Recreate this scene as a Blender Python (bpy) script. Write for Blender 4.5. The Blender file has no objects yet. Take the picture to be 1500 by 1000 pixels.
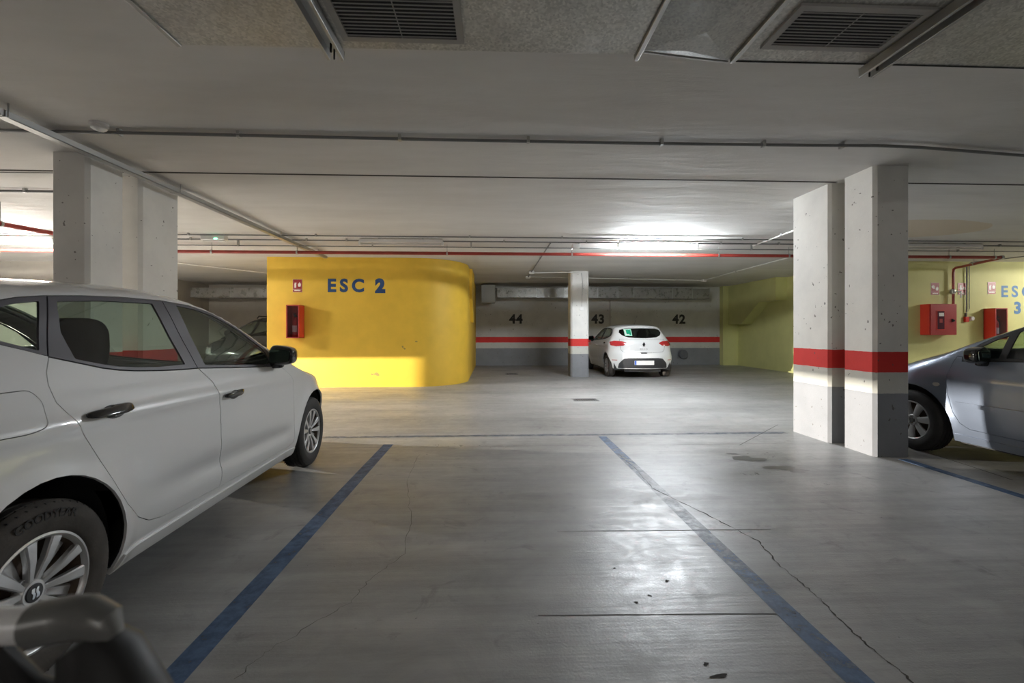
import bpy, bmesh, math, random
from mathutils import Vector, Matrix
from mathutils.geometry import delaunay_2d_cdt
random.seed(7)
PI=math.pi
scene=bpy.context.scene
col=scene.collection
# ---------------------------------------------------------------- materials
def mat(name,color,rough=.5,metal=0,spec=.5,coat=0,emit=None,estr=0):
    m=bpy.data.materials.new(name); m.use_nodes=True
    b=m.node_tree.nodes['Principled BSDF']
    b.inputs['Base Color'].default_value=(*color,1); b.inputs['Roughness'].default_value=rough
    b.inputs['Metallic'].default_value=metal; b.inputs['Specular IOR Level'].default_value=spec
    if coat: b.inputs['Coat Weight'].default_value=coat; b.inputs['Coat Roughness'].default_value=.03
    if emit: b.inputs['Emission Color'].default_value=(*emit,1); b.inputs['Emission Strength'].default_value=estr
    return m
class NB:
    def __init__(s,m): s.m=m; s.t=m.node_tree; s.n=s.t.nodes; s.b=s.n['Principled BSDF']; s.tc=None
    def L(s,a,b): s.t.links.new(a,b)
    def pos(s,scale=(1,1,1),loc=(0,0,0),obj=False):
        if obj: src=s.n.new('ShaderNodeTexCoord').outputs['Object']
        else: src=s.n.new('ShaderNodeNewGeometry').outputs['Position']
        mp=s.n.new('ShaderNodeMapping'); mp.inputs['Scale'].default_value=scale; mp.inputs['Location'].default_value=loc
        s.L(src,mp.inputs['Vector']); return mp.outputs['Vector']
    def noise(s,vec,scale,detail=4,rough=.55,dist=0):
        n=s.n.new('ShaderNodeTexNoise'); n.inputs['Scale'].default_value=scale; n.inputs['Detail'].default_value=detail
        n.inputs['Roughness'].default_value=rough; n.inputs['Distortion'].default_value=dist
        s.L(vec,n.inputs['Vector']); return n.outputs['Fac']
    def ramp(s,f,stops):
        r=s.n.new('ShaderNodeValToRGB'); e=r.color_ramp.elements
        while len(e)<len(stops): e.new(.5)
        for i,(p,c) in enumerate(stops):
            e[i].position=p; e[i].color=(*c,1) if isinstance(c,tuple) else (c,c,c,1)
        s.L(f,r.inputs['Fac']); return r.outputs['Color']
    def mix(s,f,a,b,mode='MIX'):
        n=s.n.new('ShaderNodeMix'); n.data_type='RGBA'; n.blend_type=mode
        for i,v in ((0,f),(6,a),(7,b)):
            if hasattr(v,'node'): s.L(v,n.inputs[i])
            elif isinstance(v,tuple): n.inputs[i].default_value=(*v,1)
            else: n.inputs[i].default_value=v
        return n.outputs[2]
    def math(s,op,a,b=0,c=None):
        n=s.n.new('ShaderNodeMath'); n.operation=op
        for i,v in enumerate((a,b,c)):
            if v is None: continue
            if hasattr(v,'node'): s.L(v,n.inputs[i])
            else: n.inputs[i].default_value=v
        return n.outputs[0]
    def bump(s,f,strength,dist=.01):
        n=s.n.new('ShaderNodeBump'); n.inputs['Strength'].default_value=strength; n.inputs['Distance'].default_value=dist
        s.L(f,n.inputs['Height']); s.L(n.outputs['Normal'],s.b.inputs['Normal'])
def mottled(name,color,rough,amt=.12,scale=3,bump=.15,bscale=40,metal=0,spec=.4,stretch=(1,1,1)):
    m=mat(name,color,rough,metal,spec); k=NB(m)
    v=k.pos(stretch)
    f=k.noise(v,scale,6)
    lo=tuple(c*(1-amt) for c in color); hi=tuple(min(1,c*(1+amt)) for c in color)
    c=k.ramp(f,[(.3,lo),(.7,hi)])
    k.L(c,k.b.inputs['Base Color'])
    if bump: k.bump(k.noise(v,bscale,3),bump,.004)
    return m
def wall_paint(name,top,striped=True,front=None):
    # painted plaster: pale top, red stripe, cream line, grey base; pores and light grime
    m=mat(name,top,.75,0,.25); k=NB(m)
    v=k.pos()
    if striped:
        sep=k.n.new('ShaderNodeSeparateXYZ'); k.L(k.n.new('ShaderNodeNewGeometry').outputs['Position'],sep.inputs[0])
        z=k.math('ADD',sep.outputs['Z'],k.math('MULTIPLY',k.math('SUBTRACT',k.noise(v,9,3),.5),.012))
        c=k.mix(k.math('GREATER_THAN',z,.63),(.24,.245,.26),(.56,.55,.50))
        c=k.mix(k.math('GREATER_THAN',z,.84),c,(.62,.045,.04))
        c=k.mix(k.math('GREATER_THAN',z,1.045),c,top)
    else: c=k.mix(0.,top,top)
    g=k.ramp(k.noise(v,2.2,6,.6),[(.25,.86),(.6,1.)])
    c=k.mix(1.,c,g,'MULTIPLY')
    pits=k.math('MULTIPLY',k.math('GREATER_THAN',k.noise(v,26,1,.3),.757),k.math('GREATER_THAN',k.noise(v,3.1,2),.47))
    c=k.mix(k.math('MULTIPLY',pits,.75 if striped else .2),c,(.10,.09,.08))
    k.L(c,k.b.inputs['Base Color'])
    vo=k.n.new('ShaderNodeTexVoronoi'); vo.inputs['Scale'].default_value=14; k.L(v,vo.inputs['Vector'])
    pore=k.ramp(vo.outputs['Distance'],[(.06,0.),(.11,1.)])
    h=k.math('ADD',k.noise(v,60,4),k.math('MULTIPLY',pore,.0 if not striped else .6))
    k.bump(h,.3,.004)
    return m
def floor_mat():
    m=mat('polished_concrete',(.3,.29,.27),.4,0,.5); k=NB(m)
    v=k.pos((.35,1,1)); v2=k.pos((1,1,1)); v3=k.pos((.12,1.6,1))
    a=k.ramp(k.noise(v,.9,7,.6),[(.28,(.235,.233,.228)),(.74,(.41,.407,.40))])
    b=k.ramp(k.noise(v3,5,5,.65),[(.28,.78),(.72,1.12)])
    c=k.mix(1.,a,b,'MULTIPLY')
    sp=k.ramp(k.noise(v2,4.5,5,.6,1.),[(.60,1.),(.74,.66)])
    dg=k.ramp(k.noise(k.pos((1,1,1)),2.6,7,.7,.8),[(.32,.84),(.62,1.04)])
    c=k.mix(1.,c,dg,'MULTIPLY')
    c=k.mix(1.,c,sp,'MULTIPLY')
    st=k.ramp(k.noise(v2,34,2),[(.74,1.),(.78,.5)])
    c=k.mix(1.,c,st,'MULTIPLY')
    k.L(c,k.b.inputs['Base Color'])
    rr=k.math('ADD',k.math('MULTIPLY',k.noise(v,1.7,6,.7),.6),k.math('MULTIPLY',k.noise(v2,9,6,.75,1.),.4))
    r=k.ramp(rr,[(.36,.27),(.64,.58)])
    k.L(r,k.b.inputs['Roughness'])
    k.b.inputs['Specular IOR Level'].default_value=.55
    h=k.math('ADD',k.noise(v3,7,5,.6),k.math('MULTIPLY',k.noise(v2,90,3),.25))
    k.bump(h,.38,.008)
    return m
def ceiling_mat():
    m=mat('ceiling_plaster',(.62,.60,.57),.8,0,.2); k=NB(m)
    v=k.pos((.3,1.2,1)); v2=k.pos()
    c=k.ramp(k.noise(v,1.3,6,.6),[(.3,(.565,.55,.53)),(.7,(.69,.68,.66))])
    # pale brown repair patch with a wavy outline
    sep=k.n.new('ShaderNodeSeparateXYZ'); k.L(k.n.new('ShaderNodeNewGeometry').outputs['Position'],sep.inputs[0])
    wx=k.math('MULTIPLY',k.math('SUBTRACT',sep.outputs['X'],6.6),.72)
    wy=k.math('MULTIPLY',k.math('ADD',k.math('SUBTRACT',sep.outputs['Y'],7.05),k.math('MULTIPLY',k.math('SUBTRACT',sep.outputs['X'],6.6),-.0)),1.5)
    r=k.math('ADD',k.math('POWER',k.math('ABSOLUTE',wx),2.),k.math('POWER',k.math('ABSOLUTE',wy),2.))
    r=k.math('ADD',r,k.math('MULTIPLY',k.noise(v2,2.5,3),.4))
    c=k.mix(k.math('LESS_THAN',r,1.2),c,(.60,.53,.44))
    k.L(c,k.b.inputs['Base Color'])
    h=k.math('ADD',k.noise(v,2.4,6,.6,.5),k.math('MULTIPLY',k.noise(v2,45,3),.06))
    k.bump(h,.5,.02)
    return m
def galv_mat(name='galvanised_sheet',tone=.36,rough=.42):
    m=mat(name,(tone,tone,tone),rough,.35,.5); k=NB(m)
    v=k.pos((1,1,1))
    vo=k.n.new('ShaderNodeTexVoronoi'); vo.inputs['Scale'].default_value=110; k.L(v,vo.inputs['Vector'])
    f=k.ramp(vo.outputs['Color'],[(.1,.72),(.9,1.15)])
    c=k.mix(1.,k.ramp(k.noise(v,3.5,6,.65),[(.3,(tone*.72,tone*.7,tone*.64)),(.7,(tone*1.15,tone*1.13,tone*1.05))]),f,'MULTIPLY')
    k.L(c,k.b.inputs['Base Color'])
    k.L(k.ramp(k.noise(v,7,5),[(.3,rough-.1),(.7,rough+.15)]),k.b.inputs['Roughness'])
    k.bump(k.noise(v,2.2,3),.35,.03)
    return m
def line_mat(name,wear=.40,fade=None):
    m=mat(name,(.06,.11,.23),.5,0,.4); k=NB(m)
    v=k.pos((1,1,1))
    k.L(k.ramp(k.noise(v,6,5),[(.3,(.055,.11,.22)),(.7,(.09,.16,.29))]),k.b.inputs['Base Color'])
    tr=k.n.new('ShaderNodeBsdfTransparent'); mx=k.n.new('ShaderNodeMixShader')
    f=k.noise(v,13,6,.7)
    if fade:
        sep=k.n.new('ShaderNodeSeparateXYZ'); k.L(k.n.new('ShaderNodeNewGeometry').outputs['Position'],sep.inputs[0])
        g=k.math('SUBTRACT',1.,k.math('MULTIPLY',k.math('ABSOLUTE',k.math('SUBTRACT',sep.outputs['Y'],fade[0])),1./fade[1]))
        f=k.math('ADD',f,k.math('MULTIPLY',k.math('MAXIMUM',g,0.),fade[2]))
    r=k.ramp(f,[(1-wear-.22,.04),(1-wear+.36,.95)])
    out=k.n['Material Output']
    k.L(r,mx.inputs[0]); k.L(k.b.outputs[0],mx.inputs[1]); k.L(tr.outputs[0],mx.inputs[2]); k.L(mx.outputs[0],out.inputs['Surface'])
    return m
def glass_mat(name,tint,refl=1.0):
    m=bpy.data.materials.new(name); m.use_nodes=True; t=m.node_tree; t.nodes.clear()
    o=t.nodes.new('ShaderNodeOutputMaterial'); mx=t.nodes.new('ShaderNodeMixShader'); tr=t.nodes.new('ShaderNodeBsdfTransparent')
    gl=t.nodes.new('ShaderNodeBsdfGlossy'); fr=t.nodes.new('ShaderNodeFresnel')
    fr.inputs['IOR'].default_value=1.5; tr.inputs['Color'].default_value=(*tint,1); gl.inputs['Roughness'].default_value=.015
    gl.inputs['Color'].default_value=(refl,refl,refl,1)
    L=t.links.new; ge=t.nodes.new('ShaderNodeNewGeometry'); mr=t.nodes.new('ShaderNodeMapRange'); mr.inputs['To Min'].default_value=1.5; mr.inputs['To Max'].default_value=1/1.5
    L(ge.outputs['Backfacing'],mr.inputs['Value']); L(mr.outputs['Result'],fr.inputs['IOR']); L(fr.outputs[0],mx.inputs[0]); L(tr.outputs[0],mx.inputs[1]); L(gl.outputs[0],mx.inputs[2]); L(mx.outputs[0],o.inputs['Surface'])
    return m
M={}
M['floor']=floor_mat(); M['ceil']=ceiling_mat(); M['galv']=galv_mat('galvanised_sheet',.62,.42); M['galv_bright']=galv_mat('galvanised_duct_far',.30,.3)
M['galv2']=galv_mat('galvanised_sheet_blue',.42,.36); M['wall']=wall_paint('striped_wall_paint',(.62,.61,.585)); M['pillar']=wall_paint('striped_pillar_paint',(.76,.745,.71))
M['wall_plain']=wall_paint('plain_wall_paint',(.42,.39,.34),False)
M['yellow']=mottled('yellow_wall_paint',(.76,.485,.05),.55,.06,3,.25,55); M['green']=mottled('lime_wall_paint',(.61,.605,.26),.6,.06,2,.25,30)
M['line']=line_mat('blue_line_paint',.38); M['line_r']=line_mat('blue_line_paint_worn',.44,(3.4,1.4,.36)); M['line_w']=line_mat('blue_line_paint_ghost',.74)
M['crack']=mat('crack_dark',(.05,.045,.04),.9); M['joint']=mat('joint_line',(.11,.105,.1),.8); M['stain']=mat('oil_stain',(.12,.12,.115),.3,0,.5)
M['mortar']=mat('pale_mortar',(.55,.53,.48),.9)
M['redpipe']=mottled('red_pipe_paint',(.30,.04,.03),.35,.12,6,0); M['redbox']=mat('red_box_paint',(.62,.035,.02),.35,0,.5,.3); M['redbox_dark']=mat('red_frame_paint',(.40,.03,.03),.4)
M['conduit']=mat('grey_conduit',(.19,.19,.19),.45); M['conduit_w']=mat('white_conduit',(.72,.71,.68),.4); M['steel']=mat('zinc_steel',(.42,.42,.41),.38,.8)
M['dark']=mat('dark_cavity',(.02,.02,.02),.8); M['whitep']=mat('white_plastic',(.75,.74,.72),.4)
M['tube']=mat('lit_tube',(.9,.9,.9),.4,emit=(.89,.95,1.),estr=175.); M['tube_warm']=mat('lit_tube_warm',(.9,.9,.9),.4,emit=(1.,.96,.89),estr=215.); M['tube_soft']=mat('lit_tube_soft',(.9,.9,.9),.4,emit=(1.,.96,.89),estr=120.); M['tube_fill']=mat('lit_tube_fill',(.9,.9,.9),.4,emit=(1.,.97,.93),estr=13.); M['tube_off']=mat('unlit_tube',(.6,.6,.58),.35)
M['led']=mat('green_led',(.1,.8,.4),.4,emit=(.1,1.,.45),estr=3.)
M['blacknum']=mat('black_stencil_paint',(.02,.02,.022),.6); M['bluenum']=mat('blue_stencil_paint',(.012,.055,.17),.6); M['bluenum2']=mat('mid_blue_stencil_paint',(.075,.19,.40),.6)
M['signred']=mat('sign_red',(.30,.018,.02),.4); M['signwhite']=mat('sign_white',(.78,.76,.72),.4)
M['whitepaint']=mat('white_car_paint',(.74,.74,.735),.34,0,.5,1.); M['bluepaint']=mat('slate_blue_car_paint',(.17,.20,.26),.36,.5,.5,1.)
M['darkpaint']=mat('dark_car_paint',(.02,.022,.025),.35,0,.5,1.); M['blackgloss']=mat('black_gloss',(.015,.015,.016),.12,0,.5,.5); M['blackplastic']=mat('black_plastic',(.028,.028,.03),.45); M['satin']=mat('satin_pillar_trim',(.085,.08,.092),.38,0,.5)
M['rubber']=mottled('tyre_rubber',(.030,.028,.027),.75,.25,9,.2,70); M['dustyrub']=mottled('dusty_tyre_rubber',(.06,.052,.045),.85,.25,9,.3,60)
M['alloy']=mat('silver_alloy',(.60,.60,.60),.30,.65); M['wheelcover']=mat('grey_wheel_cover',(.46,.46,.455),.42,.35); M['rust']=mat('dusty_brake_steel',(.10,.07,.05),.7,.3)
M['glass']=glass_mat('tinted_car_glass',(.66,.75,.68)); M['glass_dark']=glass_mat('privacy_car_glass',(.10,.12,.12)); M['clear']=glass_mat('box_glass',(.75,.72,.76)); M['mirror']=mat('mirror_glass',(.30,.36,.33),.04,1.)
M['seat']=mottled('dark_seat_cloth',(.03,.03,.032),.9,.2,20,.2,200); M['cabin']=mat('cabin_black',(.018,.018,.02),.8); M['headliner']=mat('headliner_grey',(.20,.20,.20),.9)
M['taillight']=mat('tail_light_red',(.45,.02,.025),.15,0,.5,1.); M['lampglass']=mat('headlight_clear',(.55,.57,.6),.1,.5,.5,1.); M['amber']=mat('indicator_clear',(.55,.53,.48),.2,.2,.5,1.)
M['plate']=mat('plate_white',(.66,.66,.66),.4); M['plateblue']=mat('plate_blue',(.03,.10,.45),.4); M['stickgreen']=mat('learner_green',(.0,.32,.17),.4); M['stickpale']=mat('learner_pale',(.42,.74,.58),.4)
M['chrome']=mat('chrome',(.75,.75,.75),.12,1.); M['extred']=mat('extinguisher_red',(.55,.03,.03),.25,0,.5,.6)
M['alu']=mat('brushed_aluminium',(.88,.88,.89),.32,.15); M['clampgrey']=mat('grey_joint_plastic',(.17,.17,.165),.3,.3); M['strap']=mat('black_padding',(.009,.009,.009),.55)
# ---------------------------------------------------------------- mesh building
class MB:
    def __init__(s): s.v=[]; s.f=[]; s.n=None
    def add(s,v,f):
        o=len(s.v); s.v+=[tuple(p) for p in v]; s.f+=[tuple(i+o for i in q) for q in f]; return s
    def box(s,x0,x1,y0,y1,z0,z1):
        return s.add([(x0,y0,z0),(x1,y0,z0),(x1,y1,z0),(x0,y1,z0),(x0,y0,z1),(x1,y0,z1),(x1,y1,z1),(x0,y1,z1)],
            [(0,3,2,1),(4,5,6,7),(0,1,5,4),(1,2,6,5),(2,3,7,6),(3,0,4,7)])
    def tube(s,pts,r,n=10,cap=True,sx=1.,closed=False):
        P=[Vector(p) for p in pts]; rings=[]
        up=Vector((0,0,1))
        m=len(P)
        for i,p in enumerate(P):
            if closed: d=(P[(i+1)%m]-P[i-1])
            else: d=(P[min(i+1,m-1)]-P[max(i-1,0)])
            d.normalize()
            a=d.cross(up) if abs(d.z)<.95 else d.cross(Vector((1,0,0)))
            a.normalize(); b=a.cross(d).normalized()
            rr=r[i] if isinstance(r,(list,tuple)) else r
            rings.append([tuple(p+a*(rr*sx*math.cos(t*2*PI/n))+b*(rr*math.sin(t*2*PI/n))) for t in range(n)])
        v=[q for g in rings for q in g]; f=[]
        for i in range(m if closed else m-1):
            j=(i+1)%m
            for t in range(n):
                u=(t+1)%n; f.append((i*n+t,i*n+u,j*n+u,j*n+t))
        if cap and not closed: f.append(tuple(range(n))); f.append(tuple((m-1)*n+t for t in reversed(range(n))))
        return s.add(v,f)
    def lathe(s,c,axis,prof,n=48,a0=0,a1=2*PI):
        # prof: (along, radius); axis 'x','y','z'
        full=abs(a1-a0-2*PI)<1e-6; k=n if full else n+1; v=[]
        for (l,r) in prof:
            for i in range(k):
                t=a0+(a1-a0)*i/n; A,B=r*math.cos(t),r*math.sin(t)
                d={'x':(l,A,B),'y':(A,l,B),'z':(A,B,l)}[axis]
                v.append((c[0]+d[0],c[1]+d[1],c[2]+d[2]))
        f=[]
        for j in range(len(prof)-1):
            for i in range(n):
                u=(i+1)%k; f.append((j*k+i,j*k+u,(j+1)*k+u,(j+1)*k+i))
        return s.add(v,f)
    def sq(s,c,r,e=.5,e2=None,nu=24,nv=14,fn=None):
        # superquadric: rounded box when e is small
        e2=e2 or e; sg=lambda w,p:(abs(w)**p)*(1 if w>=0 else -1); v=[]
        for j in range(nv+1):
            b=-PI/2+PI*j/nv
            for i in range(nu):
                a=2*PI*i/nu
                p=(r[0]*sg(math.cos(b),e2)*sg(math.cos(a),e),r[1]*sg(math.cos(b),e2)*sg(math.sin(a),e),r[2]*sg(math.sin(b),e2))
                if fn: p=fn(*p)
                v.append((c[0]+p[0],c[1]+p[1],c[2]+p[2]))
        f=[(j*nu+i,j*nu+(i+1)%nu,(j+1)*nu+(i+1)%nu,(j+1)*nu+i) for j in range(nv) for i in range(nu)]
        return s.add(v,f)
    def prism(s,poly,axis,a0,a1):
        n=len(poly); mp={'x':lambda p,a:(a,p[0],p[1]),'y':lambda p,a:(p[0],a,p[1]),'z':lambda p,a:(p[0],p[1],a)}[axis]
        v=[mp(p,a0) for p in poly]+[mp(p,a1) for p in poly]
        return s.add(v,[tuple(range(n)),tuple(range(2*n-1,n-1,-1))]+[(i,i+n,(i+1)%n+n,(i+1)%n) for i in range(n)])
    def xf(s,fn): s.v=[tuple(fn(*p)) for p in s.v]; return s
def build(name,mb,material,parent=None,bev=0,smooth=35,fixn=True):
    me=bpy.data.meshes.new(name); me.from_pydata(mb.v,[],mb.f); 
    if mb.n is None:
        if fixn:
            bm=bmesh.new(); bm.from_mesh(me); bmesh.ops.remove_doubles(bm,verts=bm.verts,dist=1e-6); bmesh.ops.recalc_face_normals(bm,faces=bm.faces); bm.to_mesh(me); bm.free()
        me.update()
        if smooth:
            me.polygons.foreach_set('use_smooth',[True]*len(me.polygons)); me.set_sharp_from_angle(angle=math.radians(smooth))
    else:
        me.polygons.foreach_set('use_smooth',[True]*len(me.polygons)); me.update()
        me.normals_split_custom_set_from_vertices(mb.n)
    me.materials.append(material)
    o=bpy.data.objects.new(name,me); col.objects.link(o)
    if parent: o.parent=parent
    if bev:
        b=o.modifiers.new('bevel','BEVEL'); b.width=bev; b.segments=2; b.limit_method='ANGLE'
    return o
def empty(name,loc=(0,0,0),rz=0,sc=1):
    o=bpy.data.objects.new(name,None); o.empty_display_size=.1; col.objects.link(o); o.location=loc; o.rotation_euler=(0,0,rz); o.scale=(sc,sc,sc); return o
def tag(o,label,cat,group=None):
    o['label']=label; o['category']=cat
    if group: o['group']=group
    return o
def thing(name,label,cat,loc=(0,0,0),rz=0,group=None,sc=1): return tag(empty(name,loc,rz,sc),label,cat,group)
def struct(name,mb,m,parent=None,**k):
    o=build(name,mb,m,parent,**k)
    if not parent: o['kind']='structure'
    return o
def text_mb(txt,size,ext=.002,off=0,spacing=1.):
    cu=bpy.data.curves.new('t','FONT'); cu.body=txt; cu.size=size; cu.extrude=ext; cu.offset=off; cu.align_x='CENTER'; cu.align_y='CENTER'; cu.space_character=spacing; cu.resolution_u=4
    o=bpy.data.objects.new('t',cu); col.objects.link(o)
    dg=bpy.context.evaluated_depsgraph_get(); me=o.evaluated_get(dg).to_mesh()
    mb=MB(); mb.add([tuple(v.co) for v in me.vertices],[tuple(p.vertices) for p in me.polygons])
    o.evaluated_get(dg).to_mesh_clear(); bpy.data.objects.remove(o); bpy.data.curves.remove(cu)
    return mb
import math
class Cv:
    def __init__(s,*p):
        s.x=[a for a,b in p]; s.y=[b for a,b in p]; n=len(p)
        d=[(s.y[i+1]-s.y[i])/(s.x[i+1]-s.x[i]) for i in range(n-1)]
        s.m=[d[0]]+[0 if d[i-1]*d[i]<=0 else 2*d[i-1]*d[i]/(d[i-1]+d[i]) for i in range(1,n-1)]+[d[-1]]
    def __call__(s,x):
        X=s.x
        if x<=X[0]: return s.y[0]
        if x>=X[-1]: return s.y[-1]
        lo=0; hi=len(X)-1
        while hi-lo>1:
            m=(lo+hi)//2
            if X[m]<=x: lo=m
            else: hi=m
        h=X[hi]-X[lo]; t=(x-X[lo])/h; t2=t*t; t3=t2*t
        return (2*t3-3*t2+1)*s.y[lo]+(t3-2*t2+t)*h*s.m[lo]+(3*t2-2*t3)*s.y[hi]+(t3-t2)*h*s.m[hi]
def cap(t,n):
    if t<=0: return 1.
    if t>=1: return 0.
    return (1-t**n)**(1/n)
class Shape:
    def __init__(s,**k): s.__dict__.update(k)
    def S(s,y,z):
        w=s.W(z)*s.P(y)
        if s.feat: w+=s.feat(y,z)
        h=s.h(y)
        return w*cap((z-s.zc(y)+h)/h,s.nt)*cap((s.Yt(z)+s.Lr-y)/s.Lr,s.nr)*cap((y-s.Yn(z)+s.Lf)/s.Lf,s.nf)
    def T(s,x,y):
        x=abs(x); hi=s.zc(y); lo=hi-s.h(y)*1.3
        for _ in range(22):
            m=(lo+hi)/2
            if s.S(y,m)>x: lo=m
            else: hi=m
        return (lo+hi)/2
    def R(s,x,z):
        x=abs(x); lo=s.Yt(z); hi=lo+s.Lr
        for _ in range(22):
            m=(lo+hi)/2
            if s.S(m,z)>x: hi=m
            else: lo=m
        return (lo+hi)/2
    def Fr(s,x,z):
        x=abs(x); hi=s.Yn(z); lo=hi-s.Lf
        for _ in range(22):
            m=(lo+hi)/2
            if s.S(m,z)>x: lo=m
            else: hi=m
        return (lo+hi)/2
def ibiza_feat(y,z):
    # shoulder crease through the handles, lower door crease, wheel arch swelling
    a=0
    zs=.845+.03*(y<0)*0
    d=(z-(.86-.02*(y-1)))
    f=max(0,min(1,(y+.45)/.3))*max(0,min(1,(2.5-y)/.5))
    a+=.012*math.exp(-(d/.035)**2)*f
    d=(z-(.40-.045*(y-1.0)))
    f=max(0,min(1,(y-.45)/.5))*max(0,min(1,(2.15-y)/.2))
    a+=-.018*math.exp(-((d-.06)/.06)**2)*f
    for yc in (0,2.564):
        r=math.hypot(y-yc,z-.31)
        a+=.022*math.exp(-((r-.36)/.07)**2)*(1 if z>.2 else .5)
    return a
IB=Shape(
 W=Cv((.12,.74),(.2,.80),(.3,.845),(.42,.868),(.6,.877),(.75,.875),(.85,.866),(.93,.845),(1.0,.815),(1.1,.775),(1.2,.735),(1.3,.70),(1.4,.66),(1.5,.61)),
 P=Cv((-.8,.93),(-.4,.975),(0,.995),(.4,1),(2.0,1),(2.6,.985),(3.0,.95),(3.4,.90)),
 zc=Cv((-.75,1.34),(-.5,1.375),(0,1.425),(.45,1.462),(.8,1.478),(1.05,1.462),(1.3,1.41),(1.65,1.285),(2.0,1.12),(2.25,1.01),(2.42,.945),(2.6,.905),(2.9,.84),(3.15,.765),(3.3,.69),(3.4,.61)),
 h=Cv((-.7,.10),(0,.08),(1.4,.08),(2.0,.12),(2.6,.10),(3.4,.13)),
 Yt=Cv((.15,-.55),(.3,-.66),(.5,-.69),(.75,-.67),(.95,-.60),(1.1,-.50),(1.3,-.38),(1.42,-.33)),
 Yn=Cv((.12,3.22),(.25,3.33),(.45,3.37),(.6,3.36),(.7,3.31),(.8,3.22),(.9,3.1),(1.0,2.9)),
 Lr=.42,Lf=.75,nt=2.3,nr=2.4,nf=2.3,feat=ibiza_feat)
class Place:
    def __init__(s,x,y,rz,k=1): s.x,s.y,s.c,s.s,s.k=x,y,math.cos(rz),math.sin(rz),k
    def w(s,x,y,z): x*=s.k;y*=s.k; return (s.x+x*s.c-y*s.s, s.y+x*s.s+y*s.c, z*s.k)
    def l(s,x,y,z): x-=s.x; y-=s.y; return ((x*s.c+y*s.s)/s.k,(-x*s.s+y*s.c)/s.k,z/s.k)

def pg_feat(y,z):
    a=0
    for yc in (0,2.608):
        r=math.hypot(y-yc,z-.315)
        a+=.02*math.exp(-((r-.37)/.07)**2)*(1 if z>.2 else .5)
    d=(z-.80); f=max(0,min(1,(y+.3)/.4))*max(0,min(1,(2.5-y)/.3))
    a+=.010*math.exp(-(d/.05)**2)*f
    return a
PG=Shape(
 W=Cv((.12,.74),(.2,.79),(.3,.825),(.45,.85),(.6,.86),(.75,.862),(.85,.85),(.95,.825),(1.03,.80),(1.1,.78),(1.2,.745),(1.3,.70),(1.4,.65),(1.5,.59)),
 P=Cv((-.8,.93),(-.4,.97),(0,.99),(.4,1),(2.0,1),(2.6,.985),(3.0,.95),(3.5,.90)),
 zc=Cv((-.85,1.38),(-.5,1.45),(0,1.495),(.7,1.512),(1.1,1.48),(1.4,1.445),(1.75,1.335),(2.1,1.195),(2.35,1.09),(2.6,1.02),(2.9,.93),(3.2,.80),(3.4,.71),(3.5,.62)),
 h=Cv((-.7,.12),(0,.09),(1.4,.09),(2.0,.12),(2.6,.12),(3.4,.13)),
 Yt=Cv((.15,-.60),(.3,-.71),(.5,-.74),(.75,-.72),(.95,-.67),(1.1,-.60),(1.3,-.50),(1.45,-.42)),
 Yn=Cv((.12,3.30),(.25,3.42),(.45,3.46),(.6,3.45),(.7,3.38),(.8,3.28),(.9,3.1),(1.0,2.9)),
 Lr=.42,Lf=.75,nt=2.3,nr=2.4,nf=2.3,feat=pg_feat)
# ---------------------------------------------------------------- car bodies
CL=Shape(
 W=Cv((.12,.72),(.2,.77),(.3,.82),(.45,.855),(.6,.865),(.75,.862),(.88,.85),(.97,.82),(1.05,.775),(1.15,.72),(1.25,.675),(1.35,.63),(1.45,.58)),
 P=Cv((-.8,.95),(-.4,.99),(0,1),(.4,.99),(2.0,.985),(2.6,.97),(3.0,.94),(3.4,.90)),
 zc=IB.zc,h=Cv((-.7,.09),(0,.10),(1.4,.09),(2.0,.12),(2.6,.11),(3.4,.13)),
 Yt=Cv((.15,-.50),(.28,-.58),(.5,-.60),(.66,-.585),(.72,-.56),(.9,-.545),(1.04,-.50),(1.2,-.40),(1.36,-.28),(1.42,-.26)),
 Yn=IB.Yn,Lr=.40,Lf=.75,nt=2.3,nr=2.2,nf=2.3,feat=ibiza_feat)
CL.zc=Cv((-.75,1.36),(-.3,1.40),(0,1.425),(.45,1.447),(.8,1.45),(1.1,1.435),(1.3,1.40),(1.65,1.28),(2.0,1.12),(2.25,1.01),(2.42,.945),(2.6,.905),(2.9,.84),(3.15,.765),(3.3,.69),(3.4,.61))
def inside(p,poly):
    x,y=p; c=False; n=len(poly); j=n-1
    for i in range(n):
        a,b=poly[i],poly[j]
        if (a[1]>y)!=(b[1]>y) and x<(b[0]-a[0])*(y-a[1])/(b[1]-a[1])+a[0]: c=not c
        j=i
    return c
def resample(poly,step):
    out=[]
    n=len(poly)
    for i in range(n):
        a,b=poly[i],poly[(i+1)%n]; d=math.hypot(b[0]-a[0],b[1]-a[1])
        if d<1e-5: continue
        k=max(1,int(math.ceil(d/step)))
        out+=[(a[0]+(b[0]-a[0])*t/k,a[1]+(b[1]-a[1])*t/k) for t in range(k)]
    return out
def rounded(poly,r,n=4):
    out=[]; m=len(poly)
    for i in range(m):
        p0,p,p1=Vector(poly[i-1]),Vector(poly[i]),Vector(poly[(i+1)%m])
        a=(p0-p); b=(p1-p); la,lb=a.length,b.length
        rr=min(r,la*.45,lb*.45)
        A=p+a/la*rr; B=p+b/lb*rr
        for k in range(n+1):
            t=k/n; q=A*(1-t)**2+p*(2*t*(1-t))+B*t*t; out.append((q.x,q.y))
    return out
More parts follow.
